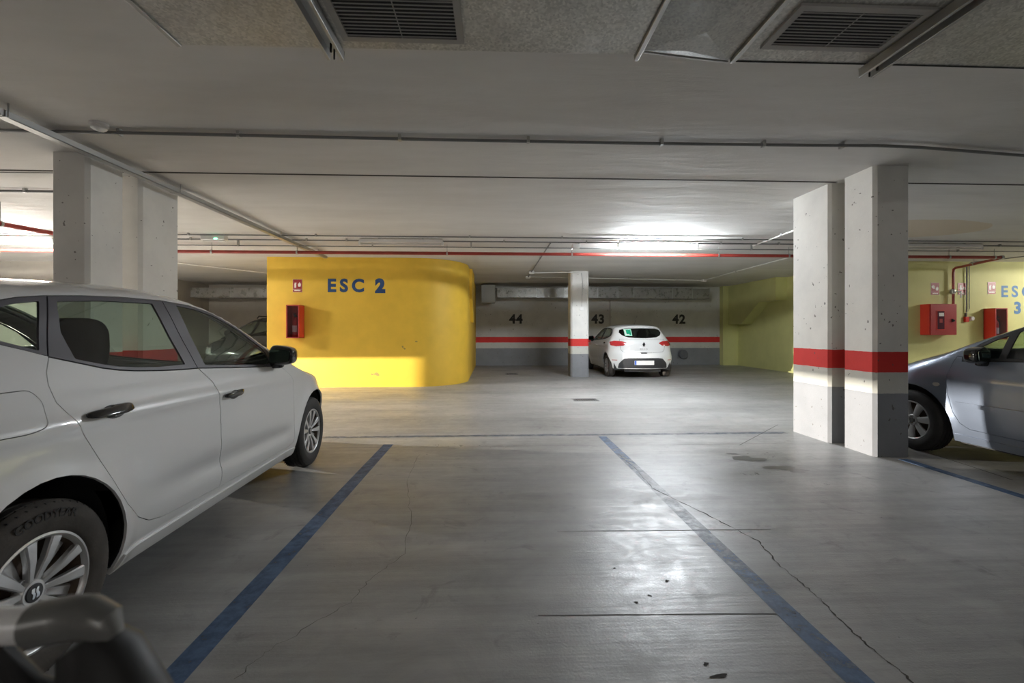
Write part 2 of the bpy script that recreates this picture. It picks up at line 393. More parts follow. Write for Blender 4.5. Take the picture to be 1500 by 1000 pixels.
def clip(poly,a,b,keep=1):
    # keep the part of poly on one side of line a-b
    sd=lambda p: keep*((b[0]-a[0])*(p[1]-a[1])-(b[1]-a[1])*(p[0]-a[0]))
    out=[]; n=len(poly)
    for i in range(n):
        p,q=poly[i],poly[(i+1)%n]; sp,sq_=sd(p),sd(q)
        if sp>=0: out.append(p)
        if sp*sq_<0:
            t=sp/(sp-sq_); out.append((p[0]+(q[0]-p[0])*t,p[1]+(q[1]-p[1])*t))
    return out
def chart(sh,kind,sgn=1):
    if kind=='side': return lambda a,b:(sgn*sh.S(a,b),a,b)
    if kind=='top': return lambda a,b:(a,b,sh.T(a,b))
    if kind=='rear': return lambda a,b:(a,sh.R(a,b),b)
    return lambda a,b:(a,sh.Fr(a,b),b)
OUT={'side':(1,0,0),'top':(0,0,1),'rear':(0,-1,0),'front':(0,1,0)}
def panel(sh,kind,outer,holes=(),step=.035,off=0.,flange=.010,sgn=1,mb=None):
    mp=chart(sh,kind,1); loops=[resample(outer,step)]+[resample(h,step) for h in holes]
    vs=[]; es=[]
    for lp in loops:
        o=len(vs); vs+=lp; es+=[(o+i,o+(i+1)%len(lp)) for i in range(len(lp))]
    xs=[p[0] for p in outer]; ys=[p[1] for p in outer]
    cell={}
    for p in vs: cell.setdefault((int(p[0]//step),int(p[1]//step)),[]).append(p)
    i0=int(min(xs)//step); i1=int(max(xs)//step)+1; j0=int(min(ys)//step); j1=int(max(ys)//step)+1
    for i in range(i0,i1+1):
        for j in range(j0,j1+1):
            p=((i+(.5 if j%2 else 0))*step,(j+.5)*step)
            if not inside(p,outer) or any(inside(p,h) for h in holes): continue
            ci,cj=int(p[0]//step),int(p[1]//step); ok=True
            for a in (-1,0,1):
                for b in (-1,0,1):
                    for q in cell.get((ci+a,cj+b),()):
                        if (q[0]-p[0])**2+(q[1]-p[1])**2<(step*.55)**2: ok=False
            if ok: vs.append(p)
    r=delaunay_2d_cdt([Vector(p) for p in vs],es,[],0,1e-6)
    V=[(p.x,p.y) for p in r[0]]; F=[]
    for f in r[2]:
        c=(sum(V[i][0] for i in f)/len(f),sum(V[i][1] for i in f)/len(f))
        if inside(c,outer) and not any(inside(c,h) for h in holes): F.append(tuple(f))
    e=.004; P3=[]; N3=[]; ov=Vector(OUT[kind])
    for (a,b) in V:
        p=Vector(mp(a,b)); du=Vector(mp(a+e,b))-Vector(mp(a-e,b)); dv=Vector(mp(a,b+e))-Vector(mp(a,b-e))
        n=du.cross(dv)
        n=n.normalized() if n.length>1e-12 else ov.copy()
        if n.dot(ov)<0: n=-n
        P3.append(p+n*off); N3.append(n)
    F2=[]
    for f in F:
        a,b,c=P3[f[0]],P3[f[1]],P3[f[2]]
        fn=(b-a).cross(c-a)
        F2.append(f if fn.dot(N3[f[0]])>0 else tuple(reversed(f)))
    if mb is None: mb=MB(); mb.n=[]
    s=sgn
    o=len(mb.v)
    mb.v+=[(s*p.x,p.y,p.z) for p in P3]; mb.n+=[(s*n.x,n.y,n.z) for n in N3]
    mb.f+=[tuple(i+o for i in (f if s>0 else reversed(f))) for f in F2]
    if flange:
        cnt={}
        for f in F2:
            for i in range(len(f)):
                a,b=f[i],f[(i+1)%len(f)]
                cnt[(a,b)]=1
        for (a,b) in list(cnt):
            if (b,a) in cnt: continue
            pa,pb=P3[a],P3[b]; na,nb=N3[a],N3[b]
            q=[pa,pb,pb-nb*flange,pa-na*flange]
            n=(pb-pa).cross(na); n=n.normalized() if n.length>0 else na
            o=len(mb.v); mb.v+=[(s*p.x,p.y,p.z) for p in q]; mb.n+=[(s*n.x,n.y,n.z)]*4
            f=(o+1,o,o+3,o+2); mb.f.append(f if s>0 else tuple(reversed(f)))
    return mb
def arc(cy,cz,r,a0,a1,n=22): return [(cy+r*math.cos(a0+(a1-a0)*i/n),cz+r*math.sin(a0+(a1-a0)*i/n)) for i in range(n+1)]
def wheel(car,sx,yc,r,style,rub,lettering=False,steer=0,rz=.195,xo=.858,wd=.185):
    # tyre is the wheel part; rim, cap and raised lettering are its children
    xi=xo-wd; h=r-rz
    prof=[(xi+.01,rz-.012),(xi,rz+.02),(xi-.004,rz+h*.5),(xi+.006,r-.022),(xi+.022,r-.004)]
    g=wd/5
    for k in range(1,5):
        c=xi+g*k; prof+=[(c-.006,r),(c-.004,r-.008),(c+.004,r-.008),(c+.006,r)]
    prof+=[(xo-.022,r-.004),(xo-.010,r-.014),(xo-.004,r-.028),(xo+.004,rz+h*.55),(xo+.004,rz+h*.42),(xo+.001,rz+.022),(xo-.004,rz+.008),(xo-.014,rz-.004)]
    t=MB().lathe((0,0,0),'x',prof,96)
    # lateral sipes cut as shallow dark blocks around both shoulders
    def place(p):
        x,y,z=p[0],p[1],p[2]
        if steer: 
            c,s=math.cos(steer),math.sin(steer); dx=x-.72; x,y=.72+dx*c-y*s, dx*s+y*c
        return (sx*x,yc+y,r+z)
    t.xf(lambda x,y,z:place((x,y,z)))
    W=build('wheel',t,rub,car)
    sp=MB()
    for k in range(56):
        a=2*PI*k/56
        for (xa,xb) in ((xo-.052,xo-.012),(xi+.012,xi+.052)):
            b=MB().box(xa,xb,-.0016,.0016,r-.012,r+.0006)
            ca,sa=math.cos(a),math.sin(a)
            b.xf(lambda x,y,z:(x,y,z-max(0,x-(xo-.026))*.62-max(0,(xi+.026)-x)*.62))
            b.xf(lambda x,y,z:place((x,y*ca+z*sa+(x-xo)*.35*ca,-y*sa+z*ca-(x-xo)*.35*sa)))
            sp.add(b.v,b.f)
    build('tread_sipes',sp,M['dark'],W)['kind']='stuff'
    # barrel and brake disc
    bz=MB().lathe((0,0,0),'x',[(xi+.02,rz-.008),(xo-.05,rz-.022),(xo-.02,rz-.012),(xo-.012,rz-.002)],48)
    bz.lathe((0,0,0),'x',[(xo-.085,.02),(xo-.085,rz-.02)],48)
    build('brake_disc',bz.xf(lambda x,y,z:place((x,y,z))),M['rust'],W)
    rim=MB()
    rim.lathe((0,0,0),'x',[(xo-.020,rz-.016),(xo-.010,rz-.012),(xo-.004,rz-.004),(xo-.006,rz+.004),(xo-.016,rz+.006)],72)
    def spoke(a,w0,w1,r0,r1,xa,xb,th):
        v=[]
        for (rr,w,x) in ((r0,w0,xa),((r0+r1)/2,(w0+w1)/2.05,(xa+xb)/2+.006),(r1,w1,xb)):
            for (dx,ww) in ((-th,w*1.0),(-.004,w*1.0),(0,w*.72),(0,-w*.72),(-.004,-w*1.0),(-th,-w*1.0)):
                y,z=rr,ww; v.append((x+dx,y*math.cos(a)-z*math.sin(a),y*math.sin(a)+z*math.cos(a)))
        f=[]
        for k in range(2):
            for i in range(5): f.append((k*6+i,k*6+i+1,k*6+i+7,k*6+i+6))
            f.append((k*6+5,k*6,k*6+6,k*6+11))
        rim.add(v,f+[(0,1,2,3,4,5),(17,16,15,14,13,12)])
    if style=='seat':
        for k in range(5):
            b=math.radians(90-8+72*k)
            for d in (-15.5,15.5): spoke(b+math.radians(d),.0085,.0235,.036,rz-.008,xo-.030,xo-.010,.022)
            # recessed webs between the pairs
            spoke(b+math.radians(36),.014,.022,.03,rz-.012,xo-.060,xo-.045,.012)
        rim.lathe((0,0,0),'x',[(xo-.05,.050),(xo-.032,.046),(xo-.026,.040),(xo-.026,.030)],40)
        for k in range(5):
            a=math.radians(90-8+72*k+36)
            rim.lathe((0,.052*math.cos(a),.052*math.sin(a)),'x',[(xo-.055,.013),(xo-.038,.012),(xo-.038,.008),(xo-.046,.007),(xo-.046,0.0001)],12)
        R=build('rim',rim.xf(lambda x,y,z:place((x,y,z))),M['alloy'],W)
        cp=MB().lathe((0,0,0),'x',[(xo-.028,.031),(xo-.024,.031),(xo-.0225,.029),(xo-.022,.0001)],40)
        build('hub_cap',cp.xf(lambda x,y,z:place((x,y,z))),M['blackplastic'],W)
        em=MB()
        # two interlocked slanted strokes
        for s_ in (1,-1):
            pts=[(-.016,.018),(-.004,.018),(-.004,.004),(.001,-.002),(.001,-.012),(-.003,-.018),(-.009,-.018),(-.009,-.002),(-.016,.006)]
            pts=[(s_*p[0]-s_*.0005+.000,s_*p[1]) for p in pts]
            pts=[(p[0]+p[1]*.16,p[1]) for p in pts]
            em.prism(pts,'x',xo-.0222,xo-.020)
        build('emblem',em.xf(lambda x,y,z:place((x,y,z))),M['chrome'],W)
    elif style=='cover7':
        for k in range(7): spoke(2*PI*k/7+.3,.022,.040,.045,rz-.008,xo-.018,xo-.008,.02)
        rim.lathe((0,0,0),'x',[(xo-.05,.062),(xo-.018,.058),(xo-.012,.050),(xo-.014,.034)],40)
        for k in range(4):
            a=PI/4+PI/2*k; rim.lathe((0,.040*math.cos(a),.040*math.sin(a)),'x',[(xo-.02,.011),(xo-.006,.010),(xo-.006,.0001)],10)
        build('wheel_cover',rim.xf(lambda x,y,z:place((x,y,z))),M['wheelcover'],W)
        build('hub_cap',MB().lathe((0,0,0),'x',[(xo-.03,.026),(xo-.010,.025),(xo-.006,.020),(xo-.005,.0001)],24).xf(lambda x,y,z:place((x,y,z))),M['clampgrey'],W)
    else:
        for k in range(9): spoke(2*PI*k/9,.014,.026,.04,rz-.008,xo-.018,xo-.008,.02)
        rim.lathe((0,0,0),'x',[(xo-.05,.052),(xo-.018,.05),(xo-.014,.0001)],32)
        build('wheel_cover',rim.xf(lambda x,y,z:place((x,y,z))),M['wheelcover'],W)
    if lettering:
        tx=text_mb('GOODYEAR',.042,.0012,.0008,1.02)
        r0=.262; tc=math.radians(86)
        def wrap(u,v,w):
            u*=1.0; th=tc-u/r0; rr=r0+v; return place((xo+.0045+w*.8,rr*math.cos(th),rr*math.sin(th)))
        build('brand_lettering',tx.xf(wrap),M['rubber'],W)
    return W
def make_car(name,label,loc,rz,sc,sh,g):
    C=thing(name,label,'car',loc,rz,None,sc)
    paint=g['paint']; fa=g['wb']; ra=.40; cz=.31
    zt=lambda y: sh.zc(y)-.45*sh.h(y)
    ar=.25
    arr=Cv((1.22,.6),(1.36,.3))
    yb=lambda z: sh.Yt(z)+arr(z)*sh.Lr
    yf=lambda z: sh.Yn(z)-ar*sh.Lf
    step=g.get('step',.035)
    def meet(fn):
        lo,hi=.4,1.6
        for _ in range(40):
            m=(lo+hi)/2
            if m<zt(fn(m)): lo=m
            else: hi=m
        return lo
    zr=meet(yb); zf=meet(yf); yr,yff=yb(zr),yf(zf)
    zlo=.255; zs=g.get('zs',.215); zfl=.215
    (fry,frz),(rry,rrz)=g['arch']
    ell=lambda yc,ry,rz_,a0,a1: [(yc+ry*math.cos(a),cz+rz_*math.sin(a)) for a in [a0+(a1-a0)*i/22 for i in range(23)]]
    outer=[(yb(zlo+(zr-zlo)*i/24),zlo+(zr-zlo)*i/24) for i in range(25)]
    nn=60; outer+=[(yr+(yff-yr)*i/nn,zt(yr+(yff-yr)*i/nn)) for i in range(1,nn)]
    outer+=[(yf(zf-(zf-zfl)*i/14),zf-(zf-zfl)*i/14) for i in range(15)]
    low=ell(fa,fry,frz,-math.asin((cz-zfl)/frz),PI+math.asin((cz-zs)/frz))+ell(0,rry,rrz,-math.asin((cz-zs)/rrz),PI+math.asin((cz-zlo)/rrz))
    outer+=low
    doors=g['doors']; dlo=g['dlo']
    # doors' top edge lies on the window line: merge door openings and the glasshouse opening
    fuel=g.get('fuel')
    H=[dlo]+[d['poly'] for d in doors]+([fuel] if fuel else [])
    body=MB(); body.n=[]
    for s in (1,-1): panel(sh,'side',outer,H,step,0,.012,s,body)
    # roof, bonnet, screen openings
    xe=lambda y: sh.S(y,zt(y))
    ys=[yr+(yff-yr)*i/70 for i in range(71)]
    topo=[(xe(y),y) for y in ys]+[(-xe(y),y) for y in reversed(ys)]
    w0,w1s,w1c=g['screen']   # header y, base y at the sides, base y at the centre
    wx=[]
    nW=14
    for i in range(nW+1):
        y=w0+(w1s-w0)*i/nW; wx.append((xe(y)-.03-.02*(1-i/nW),y))
    base=[(x_*wx[-1][0],w1c-(w1c-w1s)*abs(x_)**2) for x_ in [1-2*i/20 for i in range(1,20)]]
    header=[(x_*wx[0][0],w0+.03*(1-x_*x_)) for x_ in [-1+2*i/16 for i in range(1,16)]]
    screen=wx+base+[(-x,y) for x,y in reversed(wx)]+header
    hb=g['bonnet']  # (rear y side, rear y centre, front y)
    bx=[(xe(hb[0]+(hb[2]-hb[0])*i/10)-.012,hb[0]+(hb[2]-hb[0])*i/10) for i in range(11)]
    bon=bx+[(x_*bx[-1][0],hb[2]+.02*(1-x_*x_)) for x_ in [1-2*i/12 for i in range(1,12)]]+[(-x,y) for x,y in reversed(bx)]+[(x_*bx[0][0],hb[1]-(hb[1]-hb[0])*abs(x_)**2) for x_ in [-1+2*i/16 for i in range(1,16)]]
    roofpoly=topo
    roofm=g.get('roofmat',paint)
    body2=body
    panel(sh,'top',topo,[screen,bon],step*1.15,0,.010,1,body2)
    # rear face
    def xr(z): return sh.S(yb(z),z)
    zz=[zlo+(zr-zlo)*i/24 for i in range(25)]
    xc=xr(zr); topc=[(xc*(1-2*i/20),sh.T(xc*(1-2*i/20),yr)) for i in range(1,20)]
    rearo=[(xr(z),z) for z in zz]+topc+[(-xr(z),z) for z in reversed(zz)]
    rh=[g['rearglass']]
    if g.get('hatch'): pass
    panel(sh,'rear',rearo,rh,step*.9,0,.010,1,body2)
    def xfn(z): return sh.S(yf(z),z)
    zz=[zfl+(zf-zfl)*i/16 for i in range(17)]
    xc2=xfn(zf); topc2=[(xc2*(1-2*i/20),sh.T(xc2*(1-2*i/20),yff)) for i in range(1,20)]
    fronto=[(xfn(z),z) for z in zz]+topc2+[(-xfn(z),z) for z in reversed(zz)]
    panel(sh,'front',fronto,[],step*1.2,0,.010,1,body2)
    B=build('body',body2,paint,C)
    build('bonnet',panel(sh,'top',inset(bon,.004),[],step*1.2,0,.010),paint,C)
    build('windscreen',panel(sh,'top',inset(screen,.002),[],.06,-.003,.004),M['glass'],C)
    build('screen_surround',panel(sh,'top',inset(screen,-.004),[inset(screen,.028)],.03,-.001,0),M['blackgloss'],C)
    build('headliner',panel(sh,'top',[(x*.97,y) for x,y in topo if y<w0+.05],[],.09,-.035,0),M['headliner'],C)
    build('rear_window',panel(sh,'rear',inset(g['rearglass'],.002),[],.05,-.002,.004),g.get('rearglassmat',M['glass_dark']),C)
    # inner dark shell behind the gaps
    sh_o=[(yb(zlo)+.03,zlo),(yb(.5)+.02,.5),(yb(.9)+.03,.93),(yff-.05,.80 if zf<.9 else .9)]
    belt=g['beltz']
    cut=[(yb(zlo),zlo),(yb(.6),.6),(yb(.9),.92)]+[(y,belt(y)-.03) for y in [yb(.9)+.1+(2.0-yb(.9))*i/16 for i in range(17)]]+[(2.3,min(.88,zt(2.3)-.05)),(yff-.06,zt(yff)-.12),(yf(zfl)-.02,zfl)]+low
    inn=MB(); inn.n=[]
    for s in (1,-1): panel(sh,'side',cut,[],.07,-.018,0,s,inn)
    build('inner_shell',inn,M['cabin'],C)
    # wheel wells, floor pan
    for s in (1,-1):
        for yc in (0,fa):
            wwell=MB().lathe((0,yc,cz),'x',[(s*.50,.05),(s*.50,ra+.012),(s*.76,ra+.012)],36,-.24,PI+.24)
            wwell.lathe((0,yc,cz),'x',[(s*.76,ra+.012),(s*(min(sh.S(yc-.34,.52),sh.S(yc+.34,.52),sh.S(yc,.68))-.022),ra+.012)],26,.62,PI-.62)
            build('wheel_arch_liner',wwell,M['dark'],C,fixn=False)
    pan=MB().box(-.49,.49,sh.Yt(.3)+.12,sh.Yn(.3)-.15,.17,.24).box(-.77,.77,ra+.03,fa-ra-.03,.175,.24)
    build('underbody',pan,M['dark'],C)
    if g.get('sill'):
        y0,y1=rry*.97,fa-fry*.97
        for s in (1,-1): build('side_sill',panel(sh,'side',[(y0,.195),(y1,.195),(y1-.02,.262),(y0+.03,.262)],[],.03,.010,.022,s),paint,C)
    # doors with frames, panes, handles
    belt_line=dlo
    for s in (1,-1):
        for d in doors:
            D=build(d['name'],panel(sh,'side',inset(d['poly'],.0035),[],step,0,.012,s),paint,C)
            if 'frame' in d:
                build('window_frame',panel(sh,'side',inset(d['frame'],.003),[p for p in d['panes']],step,-.001,.010,s),g.get('framemat',M['satin']),D)
                for pn in d['panes']:
                    build('window_glass',panel(sh,'side',inset(pn,-.003),[],.05,-.004,0,s),M['glass'],D)
                if d.get('seal'):
                    build('window_seal',panel(sh,'side',inset(d['frame'],.016),[p for p in d['panes']],step,.0012,.003,s),M['blackplastic'],D)
            if 'handle' in d:
                hy,hz,hl=d['handle']; hx=sh.S(hy,hz)
                nv=(sh.S(hy,hz+.02)-sh.S(hy,hz-.02))/.04
                h=MB().sq((0,0,0),(.013,hl/2,.016),.6,nu=26,nv=12,fn=lambda x,y,z:(x+.014*(1-(2*y/hl)**2)*.8,y,z*(1+.25*(y>0))+.006*y/hl))
                h.xf(lambda x,y,z:(s*(hx+.010+x+nv*z),hy+y,hz+z))
                build('door_handle',h,d.get('hmat',M['blackgloss']),D)
                cu=[(hy+.02+.055*math.cos(a),hz-.008+.027*math.sin(a)) for a in [2*PI*i/20 for i in range(20)]]
                if d.get('cup',True): build('handle_recess',panel(sh,'side',cu,[],.02,.0015,.001,s),M['blackplastic'] if d.get('hmat') is None else paint,D)
        if 'quarter' in g:
            q=g['quarter']
            Q=build('quarter_window_frame',panel(sh,'side',inset(q['frame'],.003),[q['pane']],step,-.001,.010,s),g.get('framemat',M['satin']),C)
            build('quarter_glass',panel(sh,'side',inset(q['pane'],-.003),[],.05,-.004,0,s),M['glass'],Q)
        if fuel and s==1: build('fuel_flap',panel(sh,'side',inset(fuel,.003),[],step,0,.010,s),paint,C)
        elif fuel: build('rear_wing_panel',panel(sh,'side',fuel,[],step,0,.0,s),paint,C)
        # mirror
        my,mz=g['mirror']; mx=sh.S(my,mz)
        mm=MB().sq((0,0,0),(.098,.055,.074),.45,.55,nu=26,nv=14,fn=lambda x,y,z:(x,y+.018*(1 if y>0 else 0),z*(1-.18*(x/.105))))
        mm.xf(lambda x,y,z:(s*(mx+.085+x),my+.02+y-.03*(x/.1),mz+.055+z))
        ft=MB().sq((0,0,0),(.06,.03,.032),.6,nu=16,nv=8).xf(lambda x,y,z:(s*(mx+.03+x),my+.02+y,mz-.01+z))
        mm.add(ft.v,ft.f)
        MR=build('side_mirror',mm,g.get('mirrormat',M['blackgloss']),C)
        gl=MB().prism(rounded([(-.084,-.052),(.070,-.046),(.086,.040),(-.084,.050)],.018),'y',0,.004)
        gl.xf(lambda x,y,z:(s*(mx+.085+x),my+.02-.063+y-.03*(x/.1),mz+.055+z))
        build('mirror_glass',gl,M['mirror'],MR)
    # lights
    for s in (1,-1):
        if 'tail' in g: build('tail_light',panel_m(sh,'rear',g['tail'],.02,.006,.010,s),M['taillight'],C)
        if 'head' in g: build('headlight',panel_m(sh,'front',g['head'],.03,.004,.008,s),M['lampglass'],C)
    gr=build('grille',panel(sh,'front',rounded([(-.36,.30),(-.46,.42),(-.34,.48),(.34,.48),(.46,.42),(.36,.30)],.03),[],.04,.004,.006),M['blackplastic'],C)
    if 'lowrear' in g: build('rear_valance',panel(sh,'rear',g['lowrear'],[],.03,.005,.012),M['blackplastic'],C)
    # interior
    I=build('dashboard',MB().sq((0,1.93,.80),(.68,.28,.17),.4,.5).sq((0,2.12,.80),(.66,.30,.13),.4,.5),M['cabin'],C)
    build('steering_wheel',MB().tube([(-.36+.185*math.cos(a),1.58+.07*math.sin(a),.93+.17*math.sin(a)) for a in [2*PI*i/24 for i in range(24)]],.014,8,closed=True),M['cabin'],C)
    for sx in (-.36,.36):
        st=MB().sq((sx,1.20,.43),(.25,.27,.10),.45,.6).sq((sx,.91,.72),(.235,.085,.34),.5,.5,fn=lambda x,y,z:(x*(1-.12*max(0,z/.34)),y-.22*(z+.3),z))
        S_=build('front_seat',st,M['seat'],C)
        build('headrest',MB().sq((sx,.72,1.15),(.145,.06,.14),.55,.6),M['seat'],S_)
    rs=MB().sq((0,.25,.47),(.60,.26,.10),.35,.6).sq((0,.0,.75),(.60,.08,.32),.35,.45,fn=lambda x,y,z:(x,y-.18*(z+.3),z))
    RS=build('rear_seat',rs,M['seat'],C)
    for sx in (-.34,.34): build('headrest',MB().sq((sx,-.15,1.10),(.13,.05,.075),.55,.6),M['seat'],RS)
    return C,B
def inset(poly,d):
    # move every edge inwards by d (negative: outwards)
    A=sum(poly[i-1][0]*poly[i][1]-poly[i][0]*poly[i-1][1] for i in range(len(poly)))
    sgn=1 if A>0 else -1; out=[]; n=len(poly)
    P=[p for i,p in enumerate(poly) if math.hypot(p[0]-poly[i-1][0],p[1]-poly[i-1][1])>1e-5]; n=len(P)
    for i in range(n):
        p0,p,p1=P[i-1],P[i],P[(i+1)%n]
        a=(p[0]-p0[0],p[1]-p0[1]); b=(p1[0]-p[0],p1[1]-p[1]); la=math.hypot(*a); lb=math.hypot(*b)
        na=(-a[1]/la*sgn,a[0]/la*sgn); nb=(-b[1]/lb*sgn,b[0]/lb*sgn)
        m=(na[0]+nb[0],na[1]+nb[1]); k=1+na[0]*nb[0]+na[1]*nb[1]; k=max(k,.35)
        out.append((p[0]+m[0]/k*d,p[1]+m[1]/k*d))
    return out
def panel_m(sh,kind,poly,step,off,fl,s):
    mb=panel(sh,kind,poly,[],step,off,fl)
    if s<0:
        mb.v=[(-x,y,z) for x,y,z in mb.v]; mb.n=[(-x,y,z) for x,y,z in mb.n]; mb.f=[tuple(reversed(f)) for f in mb.f]
    return mb
# ---------------------------------------------------------------- the cars
def glasshouse(belt,top,fs,rs):
    # fs / rs: lines (upper point, lower point) splitting front/rear door frames and rear quarter
    D=belt+top
    e=lambda l:((l[0][0]-(l[1][0]-l[0][0]),l[0][1]-(l[1][1]-l[0][1])),(l[1][0]+(l[1][0]-l[0][0]),l[1][1]+(l[1][1]-l[0][1])))
    f0,f1=e(fs); r0,r1=e(rs)
    A=clip(D,f0,f1,1); Bq=clip(D,f0,f1,-1); R_=clip(Bq,r0,r1,1); Q=clip(Bq,r0,r1,-1)
    return D,A,R_,Q
IBB=[(1.86,.958),(1.6,.972),(1.287,.992),(.957,1.016),(.814,1.02),(.666,1.028),(.518,1.04),(.424,1.051),(.342,1.067),(.229,1.099),(.130,1.127),(.05,1.154),(-.02,1.176),(-.10,1.205)]
IBT=[(-.125,1.235),(-.09,1.275),(-.03,1.312),(.037,1.335),(.1,1.35),(.216,1.365),(.385,1.378),(.6,1.388),(.872,1.390),(1.1,1.375),(1.3,1.338),(1.5,1.262),(1.65,1.19),(1.795,1.108),(1.865,1.055),(1.885,1.02)]
D,A_,R_,Q_=glasshouse(IBB,IBT,((.884,1.39),(.957,1.016)),((.225,1.365),(.130,1.127)))
# five door hatchback on the left
ib=dict(paint=M['whitepaint'],wb=2.564,arch=((.385,.38),(.35,.395)),step=.026,sill=True,dlo=D,beltz=Cv((-.5,1.1),(-.1,1.19),(.13,1.127),(.5,1.04),(.95,1.016),(1.86,.958)),
 doors=[dict(name='front_door',poly=[(1.86,.958),(1.6,.972),(1.287,.992),(.957,1.016),(1.032,.927),(1.053,.805),(1.058,.605),(1.075,.50),(1.10,.41),(1.10,.335),(1.095,.304),(2.06,.285),(2.13,.31),(2.14,.351),(2.115,.47),(2.098,.583),(2.088,.807),(2.05,.87),(1.96,.935)],
   frame=A_,panes=[rounded([(.985,1.369),(1.166,1.350),(1.308,1.318),(1.45,1.27),(1.57,1.218),(1.77,1.098),(1.80,1.06),(1.80,.985),(1.70,.982),(1.032,1.028)],.008)],seal=False,handle=(1.185,.842,.20)),
  dict(name='rear_door',poly=[(.957,1.016),(.814,1.02),(.666,1.028),(.518,1.04),(.424,1.051),(.342,1.067),(.229,1.099),(.130,1.127),(.096,1.071),(.084,1.027),(.083,.959),(.144,.84),(.223,.691),(.29,.56),(.335,.49),(.42,.40),(.51,.348),(.60,.327),(.75,.318),(1.095,.304),(1.10,.335),(1.10,.41),(1.075,.50),(1.058,.605),(1.053,.805),(1.032,.927)],
   frame=R_,panes=[rounded([(.254,1.344),(.486,1.362),(.80,1.368),(.868,1.044),(.666,1.046),(.525,1.056),(.42,1.068),(.348,1.083),(.236,1.112),(.222,1.22)],.008)],handle=(.278,.897,.235))],
 quarter=dict(frame=Q_,pane=rounded([(-.085,1.222),(-.06,1.262),(.0,1.298),(.082,1.325),(.182,1.340),(.107,1.150),(-.02,1.192)],.008)),
 fuel=rounded([(-.23,1.018),(.012,1.018),(.040,.975),(.02,.885),(-.05,.872),(-.23,.878)],.03),
 screen=(1.17,2.06,2.40),bonnet=(2.12,2.44,3.12),rearglass=rounded([(-.56,1.30),(.56,1.30),(.60,1.06),(-.60,1.06)],.04),
 mirror=(1.80,.985),tail=[(.46,.93),(.78,.95),(.80,.80),(.50,.80)],head=[(.38,.56),(.74,.62),(.80,.72),(.50,.68)],lowrear=[(-.6,.26),(-.6,.42),(.6,.42),(.6,.26)])
CAR1,B1=make_car('hatchback_car','white five door hatchback parked close by on the left, black door mirror and handles',(-2.486,1.654,0),.029,1.0225,IB,ib)
for s in (1,-1):
    wheel(CAR1,s,0,.31,'seat',M['dustyrub'],lettering=(s==1)); wheel(CAR1,s,2.564,.31,'seat',M['rubber'])
# slate blue hatchback on the right
PB=[(2.125,.95),(1.637,.977),(1.03,.99),(.3,1.0),(.0,1.01),(-.2,1.02),(-.38,1.05)]
PT=[(-.42,1.12),(-.35,1.25),(-.15,1.35),(.2,1.405),(.7,1.42),(1.1,1.41),(1.4,1.370),(1.58,1.315),(1.738,1.258),(1.90,1.185),(2.02,1.11),(2.09,1.05),(2.135,.99)]
D,A_,R_,Q_=glasshouse(PB,PT,((1.03,1.42),(1.03,.99)),((-.03,1.40),(.0,1.01)))
pg=dict(paint=M['bluepaint'],framemat=M['blackplastic'],wb=2.608,arch=((.41,.377),(.39,.385)),step=.03,sill=True,zs=.23,dlo=D,beltz=Cv((-.5,1.0),(0,1.01),(1,.99),(2.2,.94)),
 doors=[dict(name='front_door',poly=[(2.125,.95),(1.637,.977),(1.03,.99),(1.0,.80),(1.0,.50),(1.03,.31),(1.883,.322),(2.053,.327),(2.13,.368),(2.184,.47),(2.229,.642),(2.239,.739),(2.230,.819),(2.205,.93),(2.18,1.0),(2.13,.992)],
   frame=A_,panes=[rounded([(2.07,.985),(1.83,.992),(1.80,1.195),(1.90,1.15),(2.0,1.085),(2.07,1.02)],.008),rounded([(1.775,.995),(1.09,1.012),(1.09,1.385),(1.38,1.350),(1.56,1.298),(1.735,1.225)],.01)],handle=(1.20,.80,.20),hmat=M['bluepaint']),
  dict(name='rear_door',poly=[(1.03,.99),(.3,1.0),(0,1.01),(.03,.90),(.17,.80),(.31,.66),(.40,.50),(.45,.37),(.52,.315),(1.03,.31),(1.0,.50),(1.0,.80)],
   frame=R_,panes=[rounded([(.97,1.015),(.3,1.025),(.04,1.035),(.02,1.34),(.2,1.372),(.7,1.388),(.97,1.385)],.01)],handle=(.30,.84,.18),hmat=M['bluepaint'])],
 quarter=dict(frame=Q_,pane=rounded([(-.07,1.045),(-.30,1.085),(-.33,1.18),(-.28,1.26),(-.15,1.315),(-.08,1.33)],.01)),
 screen=(1.22,2.12,2.50),bonnet=(2.36,2.50,3.22),rearglass=rounded([(-.56,1.36),(.56,1.36),(.60,1.06),(-.60,1.06)],.04),
 mirror=(1.90,.96),mirrormat=M['blackgloss'],tail=[(.56,1.0),(.78,.98),(.80,.72),(.60,.74)],head=[(.40,.60),(.74,.66),(.80,.80),(.50,.76)],lowrear=[(-.6,.27),(-.6,.42),(.6,.42),(.6,.27)])
CAR2,B2=make_car('hatchback_car','slate blue hatchback parked behind the right pillar, front wheel partly hidden',(5.29,1.94,0),0,1.015,PG,pg)
for s in (1,-1):
    wheel(CAR2,s,0,.31,'cover7',M['rubber']); wheel(CAR2,s,2.608,.31,'cover7',M['rubber'],steer=0)
